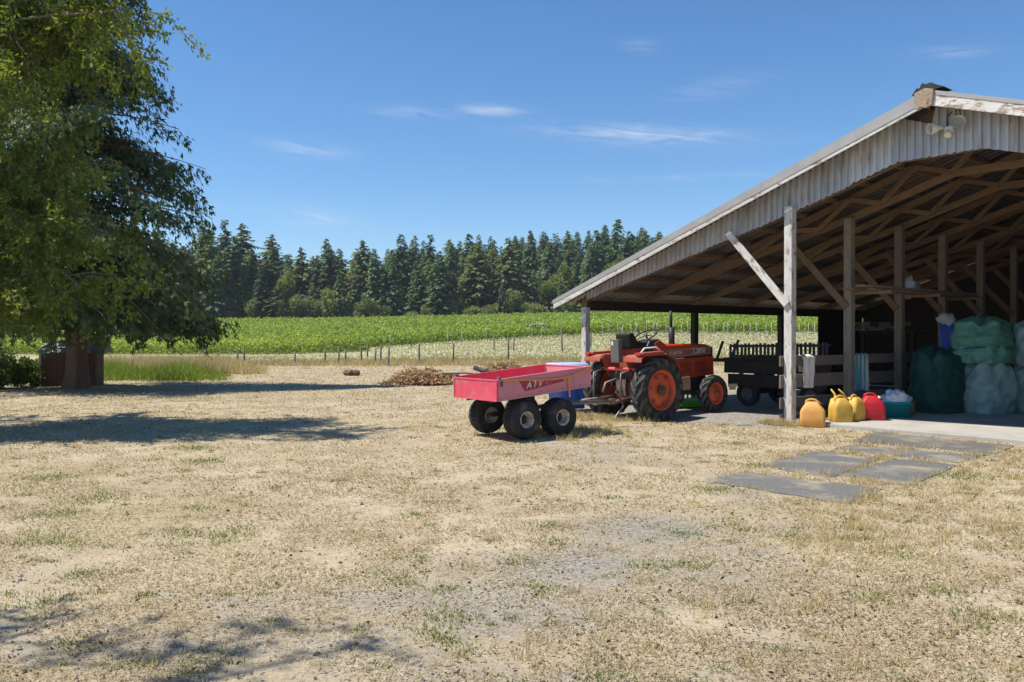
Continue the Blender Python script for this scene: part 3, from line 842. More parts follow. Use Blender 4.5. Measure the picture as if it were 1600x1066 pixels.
m = MB(); m.prism([(.215, -.032), (.295, -.025), (.295, .025), (.215, .032)], -.095, -.078)
rlug = m.mesh('rim_clamp', M_ORANGED)
for sg in (-1, 1):
    w_ = tractor_wheel((0, sg * .60, RR - .01), RR, RW, .345, 15, .048, rt, rl, [('rim', rr), ('hub', rh)], sg, .1)
    for k in range(6):
        o = link_mesh('rim_clamp', rlug, None, w_); o.matrix_local = Matrix.Rotation(math.pi if sg > 0 else 0, 4, 'Z') @ Matrix.Rotation(k * math.pi / 3 + .2, 4, 'Y')
    tractor_wheel((1.62, sg * .52, FR - .008), FR, FW, .205, 14, .032, ft, fl, [('rim', fr), ('hub', fh)], sg, .07)
# chassis
MB().box(-.22, .35, -.19, .19, .38, .78).build('transmission_case', M_ORANGED, tc, bevel=.03)
MB().box(.35, .75, -.15, .15, .36, .66).build('clutch_housing', M_ORANGED, tc, bevel=.03)
MB().box(.75, 1.85, -.17, .17, .42, .86).build('engine', M_BLACK, tc, bevel=.02)
MB().tube([(0, -.5, .555), (0, .5, .555)], .09, 16).build('rear_axle', M_ORANGED, tc)
m = MB(); m.tube([(1.62, -.46, .345), (1.62, .46, .345)], .055, 12); m.box(1.5, 1.74, -.12, .12, .30, .45); m.build('front_axle', M_BLACK, tc)
# bonnet: upper hood and side panels
def rrect(x, w, z0, z1, r=.05, n=4):
    pts = []
    for (cy, cz, a0) in ((w - r, z1 - r, 0), (-w + r, z1 - r, 90)):
        for k in range(n + 1):
            a = R(a0 + 90 * k / n); pts.append(Vector((x, cy + math.cos(a) * r, cz + math.sin(a) * r)))
    return pts + [Vector((x, -w, z0)), Vector((x, w, z0))]
m = MB(); m.loft([rrect(.62, .245, 1.06, 1.315), rrect(1.2, .24, 1.06, 1.305), rrect(1.80, .225, 1.06, 1.265), rrect(1.95, .215, 1.06, 1.235), rrect(1.975, .20, 1.07, 1.215)], smooth=False)
hood = m.build('hood', M_ORANGE, tc)
MB().box(.66, 1.93, -.247, -.236, 1.075, 1.215, None).build('hood_band', surf('grey_band', (.20, .17, .15), (.29, .25, .22), 6, bump=.05, wear=(.35, .1, .05), wthr=.6, vary=0), hood)
MB().box(.70, 1.90, -.2485, -.2475, 1.10, 1.18).build('hood_stripe', M_ORANGED, hood)
for tx, body, sz, mm in ((.92, 'KUBOTA', .085, M_CREAM), (1.58, 'L2850', .135, M_CREAM)):
    o = link_mesh('lettering', text_mesh(body, sz, mm, 'lettering', .15, .001, 1.05), None, hood)
    o.location = (tx, -.2502, 1.142 if tx < 1 else 1.145); o.rotation_euler = (R(90), 0, 0)
MB().box(.66, 1.99, -.24, .24, 1.022, 1.058).build('hood_gap', M_BLACK, tc)
MB().box(.80, 1.16, -.2425, -.2405, 1.03, 1.043).build('chrome_trim', M_WHITE, tc)
for sg in (-1, 1):
    p = MB(); p.box(.70, 2.0, sg * .235 - .012, sg * .235 + .012, .66, 1.02); sp_ = p.build('side_panel', M_ORANGE, tc, bevel=.008)
    for k in range(6):
        for x0 in (.98, 1.42):
            MB().box(x0, x0 + .36, sg * .249 - .004, sg * .249 + .004, .75 + k * .036, .762 + k * .036).build('louver', M_BLACK, sp_)
MB().box(1.985, 2.02, -.22, .22, .66, 1.20).build('grille', M_BLACK, tc, bevel=.01)
MB().box(1.8, 2.15, -.18, .18, .40, .60).build('front_frame', M_BLACK, tc, bevel=.02)
# dash cowl, steering, seat
m = MB(); m.prism([(.30, .72), (.66, .66), (.66, 1.315), (.52, 1.40), (.40, 1.36), (.36, 1.15)], -.255, .255); m.build('dash_cowl', M_ORANGE, tc, bevel=.02)
m = MB(); m.prism([(.20, 1.30), (.28, 1.40), (.56, 1.425), (.50, 1.18), (.34, 1.10)], -.20, .20); m.build('instrument_panel', M_NAVY, tc, bevel=.02)
sw = empty('steering_wheel', (.40, 0, 1.50), 0, parent=tc)
Ms = Matrix.Rotation(R(-28), 3, 'Y')
MB().tube([Ms @ Vector((math.cos(a) * .215, math.sin(a) * .215, 0)) for a in [2 * math.pi * k / 32 for k in range(33)]], .014, 8, cap=False).build('rim', M_BLACK, sw)
for k in range(3):
    a = k * 2 * math.pi / 3 + .4; MB().tube([(0, 0, 0), Ms @ Vector((math.cos(a) * .21, math.sin(a) * .21, 0))], .010, 6).build('spoke', M_BLACK, sw)
MB().tube([(0, 0, 0), (.13, 0, -.25)], .022, 8).build('column', M_BLACK, sw)
m = MB(); m.prism([(-.20, 1.30), (-.22, 1.54), (-.19, 1.57), (-.10, 1.565), (-.05, 1.50), (.0, 1.41), (.10, 1.385), (.26, 1.385), (.29, 1.36), (.28, 1.29), (-.1, 1.28)], -.17, .17)
m.build('seat', M_SEAT, tc, bevel=.03, seg=3)
MB().box(-.14, .20, -.17, .17, .84, 1.285).build('seat_base', M_ORANGED, tc, bevel=.01)
MB().box(-.30, .30, -.28, .28, .78, .86).build('platform', M_BLACK, tc)
# fenders
for sg in (-1, 1):
    m = MB(); pr = [(-.50, 1.09), (-.48, 1.155), (-.40, 1.19), (.18, 1.19), (.40, 1.08), (.52, .86)]
    loops = []
    y0, y1 = sg * .30, sg * .72
    lo = [Vector((x, y0, z)) for x, z in pr] + [Vector((x, y0, z - .018)) for x, z in reversed(pr)]
    l2 = [Vector((x, y1, z)) for x, z in pr] + [Vector((x, y1, z - .018)) for x, z in reversed(pr)]
    m.loft([lo, l2], smooth=False)
    m.prism([(-.30, .80), (-.46, 1.12), (-.40, 1.185), (.18, 1.185), (.40, 1.06), (.45, .80)], sg * .285, sg * .30)
    fe = m.build('fender', M_ORANGED, tc)
    MB().box(-.46, .10, sg * .62 - .10, sg * .62 + .10, 1.192, 1.235).build('fender_guard', M_ORANGED, fe, bevel=.015)
    MB().box(-.495, -.465, sg * .64 - .06, sg * .64 + .06, 1.185, 1.24).build('tail_light', surf('red_lens', (.5, .03, .02), (.6, .08, .05), 5, bump=0, rough=.25, vary=0), fe, bevel=.01)
m = MB(); m.tube([(-.45, -.66, 1.23), (-.35, -.66, 1.31), (-.05, -.66, 1.31), (.08, -.66, 1.22)], .014, 8); m.build('grab_rail', M_WHITE, tc)
# upright grey box behind the seat
b_ = MB().box(-.42, -.32, -.10, .10, 1.05, 1.46).build('tool_box', M_GREYP, tc, bevel=.006)
MB().box(-.4225, -.4205, .03, .075, 1.36, 1.43).build('sticker', M_WHITE, b_)
# exhaust stack
ex = MB().tube([(1.02, -.07, 1.25), (1.02, -.07, 1.30), (1.02, -.07, 1.62)], [.03, .058, .058], 14).build('muffler', M_BLACK, tc)
MB().tube([(1.02, -.07, 1.62), (1.02, -.07, 1.93)], .028, 10).build('exhaust_pipe', M_BLACK, ex)
# steps, side tank bracket
MB().box(.42, .85, -.42, -.17, .50, .54).build('foot_step', M_ORANGED, tc, bevel=.006)
m = MB(); m.prism([(.35, .54), (.80, .54), (.95, .68), (.55, .74)], -.36, -.18); m.build('step_guard', M_ORANGE, tc, bevel=.008)
MB().box(.80, 1.08, -.44, -.22, .46, .70).build('battery_box', surf('dusty_tan_box', (.26, .14, .09), (.36, .22, .15), 6, bump=.1), tc, bevel=.006)
# rear linkage
MB().tube([(-.34, -.42, .93), (-.34, .42, .93)], .032, 10).build('rockshaft', surf('bright_red_paint', (.62, .09, .08), (.7, .14, .12), 6, bump=.05), tc)
for sg in (-1, 1):
    MB().tube([(-.1, sg * .24, .42), (-.95, sg * .34, .40)], .028, 8).build('lower_link', M_STEEL, tc)
    MB().tube([(-.34, sg * .36, .93), (-.62, sg * .34, .88), (-.66, sg * .33, .41)], .017, 8).build('lift_rod', M_STEEL, tc)
MB().tube([(-.2, .0, .80), (-.62, .05, .70), (-.70, .05, .55)], .022, 8).build('top_link', M_STEEL, tc)
MB().tube([(-.45, -.20, .42), (-.62, -.36, .30), (-.74, -.30, .14), (-.86, -.42, .05)], .022, 8).build('stabiliser', M_STEEL, tc)
MB().box(-.95, .1, -.05, .05, .34, .38).build('drawbar', surf('olive_steel', (.14, .15, .11), (.24, .24, .18), 6, bump=.1), tc, bevel=.004)
m = MB(); m.box(-.30, -.22, -.12, .12, .45, .75); m.tube([(-.3, 0, .52), (-.42, 0, .52)], .03, 8); m.build('power_takeoff', M_STEEL, tc, bevel=.01)
for k, (yy, zz) in enumerate(((-.16, .7), (.12, .66), (.02, .85))):
    MB().tube([(-.24, yy, zz), (-.36, yy * 1.2, zz + .06), (-.40, yy * 1.4, zz - .14)], .012, 6).build('hydraulic_hose', M_BLACK, tc)

# ------------------------------------------------------------------ things in and around the barn
def BW_(s, t, z=0.0):
    p = P0 + BU * s + BD * t; return Vector((p.x, p.y, z))

def rloop(w, d, z, r, n=4, cx=0, cy=0):
    pts = []
    for (sx, sy, a0) in ((1, 1, 0), (-1, 1, 90), (-1, -1, 180), (1, -1, 270)):
        for k in range(n + 1):
            a = R(a0 + 90 * k / n)
            pts.append(Vector((cx + sx * (w / 2 - r) + math.cos(a) * r, cy + sy * (d / 2 - r) + math.sin(a) * r, z)))
    return pts

def gas_can(name, loc, rz_, w, d, h, mat, label, spout=None, cap_mat=M_BLACK):
    e = empty(name, loc, rz_, label, 'fuel can')
    m = MB(); b = h * .52
    m.loft([rloop(w * .92, d * .92, 0, .04), rloop(w, d, .02, .05), rloop(w, d, b * .55, .05), rloop(w * .985, d * .985, b, .055), rloop(w * .88, d * .93, b + h * .10, .05), rloop(w * .46, d * .74, b + h * .33, .035, cx=-w * .03), rloop(w * .36, d * .5, b + h * .36, .03, cx=-w * .03)])
    m.build('body', mat, e)
    z = b + h * .31
    MB().tube([(-w * .27, 0, z - .04), (-w * .24, 0, z + h * .08), (-w * .08, 0, z + h * .14), (w * .10, 0, z + h * .12), (w * .22, 0, z + h * .03), (w * .27, 0, z - .06)], [.022, .02, .017, .017, .02, .024], 8).build('handle', mat, e)
    c = MB().lathe([(.032, 0), (.032, .035), (.028, .04), (.001, .04)], 14, 'Z').build('cap', cap_mat, e)
    c.location = (w * .30, 0, z - .025); c.rotation_euler = (0, R(28), 0)
    if spout:
        MB().tube([(w * .30, 0, z), (w * .30 + spout[0] * .4, spout[1] * .4, z + spout[2] * .55), (w * .30 + spout[0], spout[1], z + spout[2])], [.022, .018, .012], 8).build('spout', mat, e)
    return e
SZ = .045
gas_can('fuel_can', gp(1270, 666, -.012), R(-20), .40, .27, .46, M_CAN1, 'sun bleached orange yellow fuel can nearest the white barn post')
gas_can('fuel_can', gp(1298, 659, SZ) + BD * .16, R(60), .36, .20, .44, M_CAN2, 'narrow yellow fuel can showing behind the others with its spout raised', (.05, .10, .16))
gas_can('fuel_can', gp(1314, 659, SZ), R(5), .33, .26, .45, M_CAN2, 'bright yellow fuel can in the middle of the row with angled spout', (-.14, .0, .17))
gas_can('fuel_can', gp(1335, 657, SZ), R(35), .32, .26, .45, M_CAN2, 'bright yellow fuel can standing beside the red can')
gas_can('fuel_can', gp(1361, 656, SZ), R(-10), .42, .30, .47, M_REDP, 'red plastic fuel can between yellow can and teal tub', None, M_CREAM)

tub = empty('storage_tub', gp(1399, 651.5, SZ), R(-8), 'teal plastic storage tub with white sheeting heaped on top', 'storage tub')
m = MB(); m.loft([rloop(.40, .28, 0, .03), rloop(.44, .32, .24, .03), rloop(.47, .35, .245, .035), rloop(.47, .35, .275, .035), rloop(.44, .32, .276, .03), rloop(.40, .28, .06, .03)]); m.build('tub_body', M_TEAL, tub)
for sx in (-1, 1): MB().box(sx * .235 - .03, sx * .235 + .03, -.07, .07, .20, .235).build('tub_handle', M_TEAL, tub, bevel=.01)
def crumple(name, rx, ry, rz0, mat, seed, amp=.35, n=26, flat=0.0):
    m = MB(); vs = []; nr = n // 2
    for i in range(nr + 1):
        ph = math.pi * i / nr
        for k in range(n):
            a = 2 * math.pi * k / n; d = Vector((math.sin(ph) * math.cos(a), math.sin(ph) * math.sin(a), math.cos(ph)))
            q = 1 + amp * mnoise.fractal(d * 2.2 + Vector((seed, 0, 0)), .8, 2.2, 4)
            z = d.z * rz0 * q
            vs.append((d.x * rx * q, d.y * ry * q, max(z, flat - .0) if flat is not None else z))
    fs = [(i * n + k, (i + 1) * n + k, (i + 1) * n + (k + 1) % n, i * n + (k + 1) % n) for i in range(nr) for k in range(n)]
    m.add(vs, fs, True); return m.mesh(name, mat)
sh = link_mesh('plastic_sheet', crumple('plastic_sheet', .24, .16, .17, M_FILM, 3.1, .5, 30, -.03), None, None, tub.location + Vector((0, 0, .29)))
tag(sh, 'crumpled white plastic sheeting heaped on the teal tub', 'plastic sheet')
MBx = MB(); MBx.loft([rloop(.18, .22, 0, .02), rloop(.2, .24, .26, .02)])
sb = MBx.build('cardboard_carton', surf('brown_carton', (.15, .12, .07), (.21, .17, .10), 4, bump=.1), None, gp(1421, 649, SZ) + Vector((0, .1, 0)), (0, 0, R(10)))
tag(sb, 'small brown carton between teal tub and dark green sack', 'carton')

def sack(loc, w, h, mat, seed, label, tie=None, rz_=0.0, lean=(0, 0), top='tuft'):
    e = empty('sack', loc, rz_, label, 'sack')
    m = MB(); n = 72; rows = 44; vs = []
    for i in range(rows + 1):
        f = i / rows; z = f * h
        prof = (.84 + .16 * math.sin(min(f * 3.2, 1) * math.pi / 2)) * (1 - .22 * max(0, f - .55) / .45) if f < .9 else (1 - .22 * .78) * (1 - (f - .9) / .1 * .55)
        for k in range(n):
            a = 2 * math.pi * k / n
            sq = (abs(math.cos(a)) ** 4 + abs(math.sin(a)) ** 4) ** -.17
            d = Vector((math.cos(a), math.sin(a), f * 1.6))
            q = 1 + .16 * mnoise.fractal(d * 1.5 + Vector((seed, 1, 0)), .9, 2.1, 3) + .06 * mnoise.noise(Vector((math.cos(a) * 3, math.sin(a) * 3, f * 9 + seed))) - .05 * abs(mnoise.noise(Vector((math.cos(a) * 5, math.sin(a) * 5, f * 3 + seed)))) + (.03 * math.sin(a * 9 + seed) * max(0, f - .6))
            if tie and abs(f - tie) < .05: q *= .93
            r = w / 2 * prof * sq * q
            zz = z + (.22 * h * mnoise.noise(Vector((math.cos(a) * 1.8, math.sin(a) * 1.8, seed))) * max(0, f - .5) * 2)
            vs.append((math.cos(a) * r + lean[0] * f, math.sin(a) * r * .9 + lean[1] * f, max(zz, 0)))
    fs = [(i * n + k, i * n + (k + 1) % n, (i + 1) * n + (k + 1) % n, (i + 1) * n + k) for i in range(rows) for k in range(n)]
    fs += [tuple(reversed(range(n))), tuple(rows * n + k for k in range(n))]
    m.add(vs, fs, True); m.build('sack_body', mat, e)
    if tie:
        pts = [Vector((math.cos(a) * w * .47 + lean[0] * tie, math.sin(a) * w * .43 + lean[1] * tie, h * tie + .02 * math.sin(2 * a))) for a in [2 * math.pi * k / 28 for k in range(29)]]
        MB().tube(pts, .016, 6, cap=False).build('cord', surf('blue_cord', (.02, .06, .16), (.03, .08, .2), 5, bump=0), e)
    if top == 'loops':
        for k in range(2):
            a = -1.9 + k * 1.4; MB().tube([(math.cos(a) * w * .47, math.sin(a) * w * .43, h * .46), (math.cos(a) * w * .60, math.sin(a) * w * .52, h * .40), (math.cos(a) * w * .48, math.sin(a) * w * .44, h * .30)], .012, 6).build('carry_loop', mat, e)
    return e
sack(gp(1467, 644, SZ), .98, 1.18, M_BAG1, 1.0, 'tall dark green sack standing beside the teal tub', None, R(30), top='loops')
s2 = gp(1541, 645, SZ)
sack(s2, .96, 1.0, M_BAG3, 5.0, 'pale green sack on the floor beside the dark green sack', None, R(15))
sack(s2 + Vector((-.02, .12, .93)), 1.12, .84, M_BAG2, 9.0, 'bulging green sack with blue cord lying on the pale sack', .34, R(40), (.06, 0))
s3 = s2 + BU * .60 + BD * .75
sack(s3, .95, .95, M_BAG3, 13.0, 'pale green sack on the floor at the right picture edge', None, R(25))
sack(s3 + Vector((0, .05, .88)), 1.05, .80, M_BAG3, 17.0, 'pale green sack stacked on another at the right picture edge', None, R(70))

def drape(name, p0, axis, w, front, back, mat, label, cat, seed, folds=5.0, amp=.03, taper=0.0):
    """cloth hung over a rail: runs up the front, over the top and down the back"""
    m = MB(); nu, nv = 30, 30; vs = []; out = Vector((axis.y, -axis.x, 0))
    for j in range(nv + 1):
        v = -front + (front + back) * j / nv
        for i in range(nu + 1):
            u = i / nu - .5; f = max(0.0, min(1, abs(v) / max(front, .01)))
            ww = w * (1 - taper * f); side = 1 if v < 0 else -1
            y = side * (.034 if abs(v) > .03 else .034 * abs(v) / .03) + (amp * math.sin(u * folds * 6.28 + seed + 1.3 * f) * min(1, f * 2.0)) * (1 if v < 0 else .5)
            z = -abs(v) + (.018 if abs(v) < .02 else 0)
            z += .03 * mnoise.noise(Vector((u * 3, seed, 0))) * f
            p = p0 + axis * (u * ww + .03 * mnoise.noise(Vector((v * 5, seed, u)))) + out * (y + (.012 if v < 0 else -.012)) + Vector((0, 0, z + .008)); vs.append(p - p0)
    fs = [(j * (nu + 1) + i, j * (nu + 1) + i + 1, (j + 1) * (nu + 1) + i + 1, (j + 1) * (nu + 1) + i) for j in range(nv) for i in range(nu)]
    m.add(vs, fs, True); o = m.build(name, mat, None, p0); return tag(o, label, cat)
drape('cloth', BW_(-.098, .66, 1.135), BD, .46, .58, .30, M_CLOTH, 'white cloth draped over the top rail beside the white post', 'cloth', 2.0, 2.2, .035, .35)
def stripe_mat():
    t = NT('striped_towel'); tc_ = t.new('ShaderNodeTexCoord'); d = t.new('ShaderNodeVectorMath', operation='DOT_PRODUCT')
    t.l.new(tc_.outputs['Object'], d.inputs[0]); d.inputs[1].default_value = BD
    wv = t.math('SINE', t.math('MULTIPLY', d.outputs['Value'], 42.0))
    col = t.mix(t.rng(wv, -.25, .25), (.14, .38, .46), (.62, .66, .64))
    return t.done(t.pbsdf(col, .95, 0, .1, t.bump(t.noise(tc_.outputs['Object'], 120, 3), .4, .004)))
drape('towel', BW_(-.10, 2.37, 1.135), BD, .74, .70, .4, stripe_mat(), 'blue and white striped towel hung over the rail', 'towel', 0.7, 4, .022)

# blue feed bag hanging on an inner post, white wrapper above
fb = empty('feed_bag', BW_(.16, 5.80, 1.55), TH, 'blue feed bag hanging on an inner barn post', 'bag')
m = MB(); m.loft([rloop(.20, .10, -.42, .03), rloop(.34, .16, -.36, .05, cx=.02), rloop(.37, .17, -.1, .05), rloop(.34, .12, .12, .04, cx=-.03), rloop(.24, .05, .26, .02, cx=-.05)]); m.build('bag_body', M_BLUE, fb)
nk = link_mesh('bag_neck', crumple('bag_neck', .17, .08, .13, M_FILM, 4.4, .7, 22, None), None, fb, (-.05, 0, .27)); nk.rotation_euler = (0, .4, 0)
wr0 = link_mesh('plastic_wrapper', crumple('plastic_wrapper', .16, .10, .20, M_FILM, 8.0, .6, 22, None), None, None, BW_(.05, 4.2, 2.47)); tag(wr0, 'white plastic wrapper stuffed above the stored planks', 'wrapper')

# planks stored on the braces
for k, (s_, z_, t0, t1, w_) in enumerate(((.30, 2.33, 1.35, 5.9, .20), (.52, 2.33, 1.75, 6.3, .16), (.34, 2.375, 1.6, 5.4, .14), (.56, 2.375, 1.3, 6.0, .18))):
    a, b = BW_(s_, t0, z_), BW_(s_, t1, z_)
    o = beam('plank', a, b, w_, .038, W_GREY if k % 2 else W_OLD)
    tag(o, ('wide lower plank on the barn braces', 'narrow lower plank at the back of the braces', 'narrow upper plank on the barn braces', 'upper plank reaching farthest forward on the braces')[k], 'plank', 'planks stored across the barn braces')
for t in (1.95, 3.9, 5.85):
    beam('plank_bearer', (0, t + .05, 2.28), (.78, t + .05, 2.28), .05, .06, W_OLD, barn)

# rough boards piled on a rack behind the wagon
rk = empty('board_rack', BW_(-1.55, 7.6, 0), TH, 'dark timber rack carrying rough boards behind the wagon', 'rack')
for sx in (-.6, .6):
    for sy in (-1.1, 1.1): beam('upright', (sx, sy, 0), (sx, sy, 1.55), .09, .09, W_DARK, rk, up=(1, 0, 0))
for sy in (-1.1, 1.1): beam('cross_bar', (-.7, sy, 1.58), (.7, sy, 1.58), .08, .08, W_DARK, rk)
for i in range(16):
    lay = i // 4; x = -.5 + .33 * (i % 4) + random.uniform(-.05, .05); z = 1.645 + .05 * lay; y0 = -1.6 + random.uniform(-.35, .35)
    a = rk.matrix_basis @ Vector((x, y0, z)) if False else BW_(-1.55 + x, 7.6 + y0, z)
    o = beam('rough_board', a, BW_(-1.55 + x + random.uniform(-.06, .06), 7.6 + 1.8 + random.uniform(-.3, .3), z), .26, .035, W_GREY)
    tag(o, 'rough grey board in the pile on the dark rack', 'board', 'rough boards piled on the rack')

# flat wagon with a slatted side rack behind the tractor
wg = empty('farm_wagon', BW_(-2.95, 2.95, 0), TH, 'dark wooden farm wagon carrying a slatted side rack behind the tractor', 'wagon')
WL = 2.45
for k in range(6): beam('deck_board', (-.1, -.62 + k * .25, 1.0), (WL, -.62 + k * .25, 1.0), .235, .045, W_DARK, wg)
for sy in (-.45, .45): beam('frame_rail', (-.1, sy, .90), (WL, sy, .90), .08, .14, W_DARK, wg)
_wt = tyre_mesh('tyre', .27, .17, .14, .012, 24, M_TYRE)
_wr = MB().lathe([(.14, -.06), (.15, .07), (.12, .05), (.05, .02), (.001, .03)], 20, 'Y').mesh('rim', M_STEEL)
for x in (.45, 1.95):
    for sy in (-.58, .58): wheel(wg, (x, sy, .27), _wt, [('rim', _wr)], flip=sy < 0)
    MB().tube([(x, -.58, .27), (x, .58, .27)], .03, 8).build('axle', M_BLACK, wg)
    MB().box(x - .06, x + .06, -.3, .3, .27, .84).build('bolster', W_DARK, wg)
for k in range(25):
    x = .08 + k * .094; h = 1.315 + .045 * k / 25 + .012 * math.sin(k * 1.7)
    beam('slat', (x, -.70, .97), (x + .01 * math.sin(k * 2.3), -.70, h), .02, .058, M_BLACK, wg, up=(1, 0, 0))
for z in (1.27, 1.06): beam('slat_rail', (.03, -.675, z), (WL - .05, -.675, z + .03), .025, .05, W_DARK, wg)
beam('stake', (-.12, -.45, .96), (.10, -.45, 1.40), .05, .045, M_BLACK, wg)
beam('stake', (-.55, -.35, .96), (-.38, -.35, 1.38), .05, .045, M_BLACK, wg)
beam('drawbar', (-.8, -.40, .95), (.1, -.40, .97), .08, .08, W_DARK, wg)
for (x, h) in ((.32, .45), (.88, .42)): beam('side_board', (x, -.66, .50), (x, -.66, .50 + h), .03, .11, W_OLD, wg, up=(1, 0, 0))
beam('chassis_board', (.2, -.64, .52), (2.2, -.64, .52), .03, .10, M_STEEL, wg)
beam('skirt_shade_board', (-.05, -.735, .83), (WL, -.735, .83), .03, .26, W_DARK, wg)
beam('skirt_shade_board', (.05, -.74, .55), (WL - .1, -.74, .55), .03, .26, W_DARK, wg)  # dark board added to stand in for the darkness under the deck
m = MB(); p = at(1145, 604, 16.9)
m.add([(-.10, 0, .05), (.10, 0, .055), (.05, .01, -.08), (0, .015, -.065), (-.05, .01, -.075)] + [(-.10, .012, .05), (.10, .012, .055), (.05, .022, -.08), (0, .027, -.065), (-.05, .022, -.075)], [(0, 1, 2, 3, 4), (9, 8, 7, 6, 5), (0, 5, 6, 1), (1, 6, 7, 2), (2, 7, 8, 3), (3, 8, 9, 4), (4, 9, 5, 0)])
o = m.build('rag', surf('pale_yellow_rag', (.62, .52, .30), (.72, .62, .40), 9, bump=.2), None, p); tag(o, 'pale yellow rag hanging at the front of the wagon', 'rag')

# lime crate under the tractor, blue bin behind the trailer
cr = empty('plastic_crate', gp(1081, 634.5), R(12), 'lime green plastic crate seen beneath the tractor', 'crate')
m = MB(); m.box(-.30, .30, -.20, .20, 0, .02); m.build('crate_base', M_LIME, cr)
for (x0, x1, y0, y1) in ((-.30, .30, -.20, -.185), (-.30, .30, .185, .20), (-.30, -.285, -.185, .185), (.285, .30, -.185, .185)):
    m = MB(); m.box(x0, x1, y0, y1, .02, .09); m.box(x0, x1, y0, y1, .26, .32)
    n = 7
    for k in range(n):
        if x1 - x0 > .1: xx = x0 + (x1 - x0 - .02) * k / (n - 1); m.box(xx, xx + .02, y0, y1, .09, .26)
        else: yy = y0 + (y1 - y0 - .02) * k / (n - 1); m.box(x0, x1, yy, yy + .02, .09, .26)
    m.build('crate_side', M_LIME, cr)
bn = empty('plastic_bin', gp(886, 638), R(30), 'blue plastic bin with sheen painted into its pale lid, standing behind the red trailer', 'bin')
m = MB(); m.loft([rloop(.62, .46, 0, .06), rloop(.70, .52, .80, .06), rloop(.76, .58, .81, .06), rloop(.76, .58, .86, .06), rloop(.70, .52, .861, .06)]); m.build('bin_body', M_BLUE, bn)
m = MB(); m.loft([rloop(.77, .59, .862, .06), rloop(.77, .59, .90, .06), rloop(.66, .48, .935, .05)]); m.build('bin_lid', M_BLUE_SHEEN, bn)  # lid colour paled to imitate the whitish sheen on top
for x in (-.2, 0, .2): MB().box(x - .03, x + .03, -.262, -.225, .1, .72).build('bin_rib', M_BLUE, bn, bevel=.01)

# security light on the gable
sl = empty('security_light', BW_(2.62, .02, 4.53), TH, 'cream twin headed security light fixed to the barn gable', 'lamp')
MB().box(-.06, .06, -.03, .055, -.06, .04).build('junction_box', M_CREAM, sl, bevel=.012)
MB().tube([(0, -.02, -.05), (0, -.06, -.11)], [.045, .05], 14).build('motion_sensor', M_CREAM, sl)
for sx, tilt, rd in ((-1, .5, .085), (1, .3, .095)):
    a = Vector((sx * .05, -.02, .02)); b = Vector((sx * .13, -.07, .03)); d = Vector((sx * .55, -.8, -.05 + .1 * sx)).normalized()
    MB().tube([a, b], .014, 8).build('arm', M_CREAM, sl)
    hd = MB().tube([b - d * .05, b, b + d * .05, b + d * .12, b + d * .14], [.03, .045, .07, rd, rd], 20, cap=False).build('lamp_head', M_CREAM, sl)
    MB().tube([b + d * .075, b + d * .08], [rd * .8, rd * .8], 18).build('lens', surf('grey_lens', (.30, .29, .26), (.4, .39, .35), 9, bump=0, rough=.2), hd)
MB().tube([(-.04, .03, .04), (-.05, .035, .2), (.12, .05, .32), (.14, .05, .1)], .008, 6).build('cable', M_BLACK, sl)

# ------------------------------------------------------------------ small shed behind the cedar
sd = empty('garden_shed', at(114, 600, 25.4).to_2d().to_3d(), R(12), 'small brown board shed with grey metal roof behind the cedar trunk', 'shed')
SW, SD, SH = .74, .48, 1.02
for side, (ax, n, L) in enumerate((((1, 0), (0, -1), 2 * SW), ((1, 0), (0, 1), 2 * SW), ((0, 1), (-1, 0), 2 * SD), ((0, 1), (1, 0), 2 * SD))):
    k = 9 if L > 1.5 else 7
    for i in range(k):
        c = -L / 2 + (i + .5) * L / k
        hh = SH if side < 2 else SH + .26 * (1 - abs(c) / SD)
        x, y = (c, n[1] * SD) if side < 2 else (n[0] * SW, c)
        b = MB(); q = L / k / 2 - .004; tck = .012 + .005 * (i % 2)
        if side < 2: b.box(x - q, x + q, y - tck, y + tck, 0, hh)
        else: b.box(x - tck, x + tck, y - q, y + q, 0, hh)
        b.build('wall_board', M_SHED, sd)
for sg in (-1, 1):
    for k in range(5):
        x0 = -SW - .06 + k * .36
        m = MB(); za, zb = SH + .30, SH - .03; y0, y1 = 0, sg * (SD + .10)
        m.add([(x0, y0, za), (x0 + .37, y0, za), (x0 + .37, y1, zb), (x0, y1, zb), (x0, y0, za + .012), (x0 + .37, y0, za + .012), (x0 + .37, y1, zb + .012), (x0, y1, zb + .012)], [(0, 1, 2, 3), (7, 6, 5, 4), (0, 4, 5, 1), (1, 5, 6, 2), (2, 6, 7, 3), (3, 7, 4, 0)])
        m.v = [(a, b_, c + .004 * (k % 2)) for a, b_, c in m.v]; m.build('roof_sheet', M_SHEDR, sd)
MB().tube([(-SW - .06, 0, SH + .315), (SW + .06, 0, SH + .315)], .03, 8).build('ridge_cap', M_SHEDR, sd)
beam('corner_post', (-SW - .015, -SD - .02, 0), (-SW - .015, -SD - .02, SH), .06, .06, W_WHITE, sd, up=(1, 0, 0))

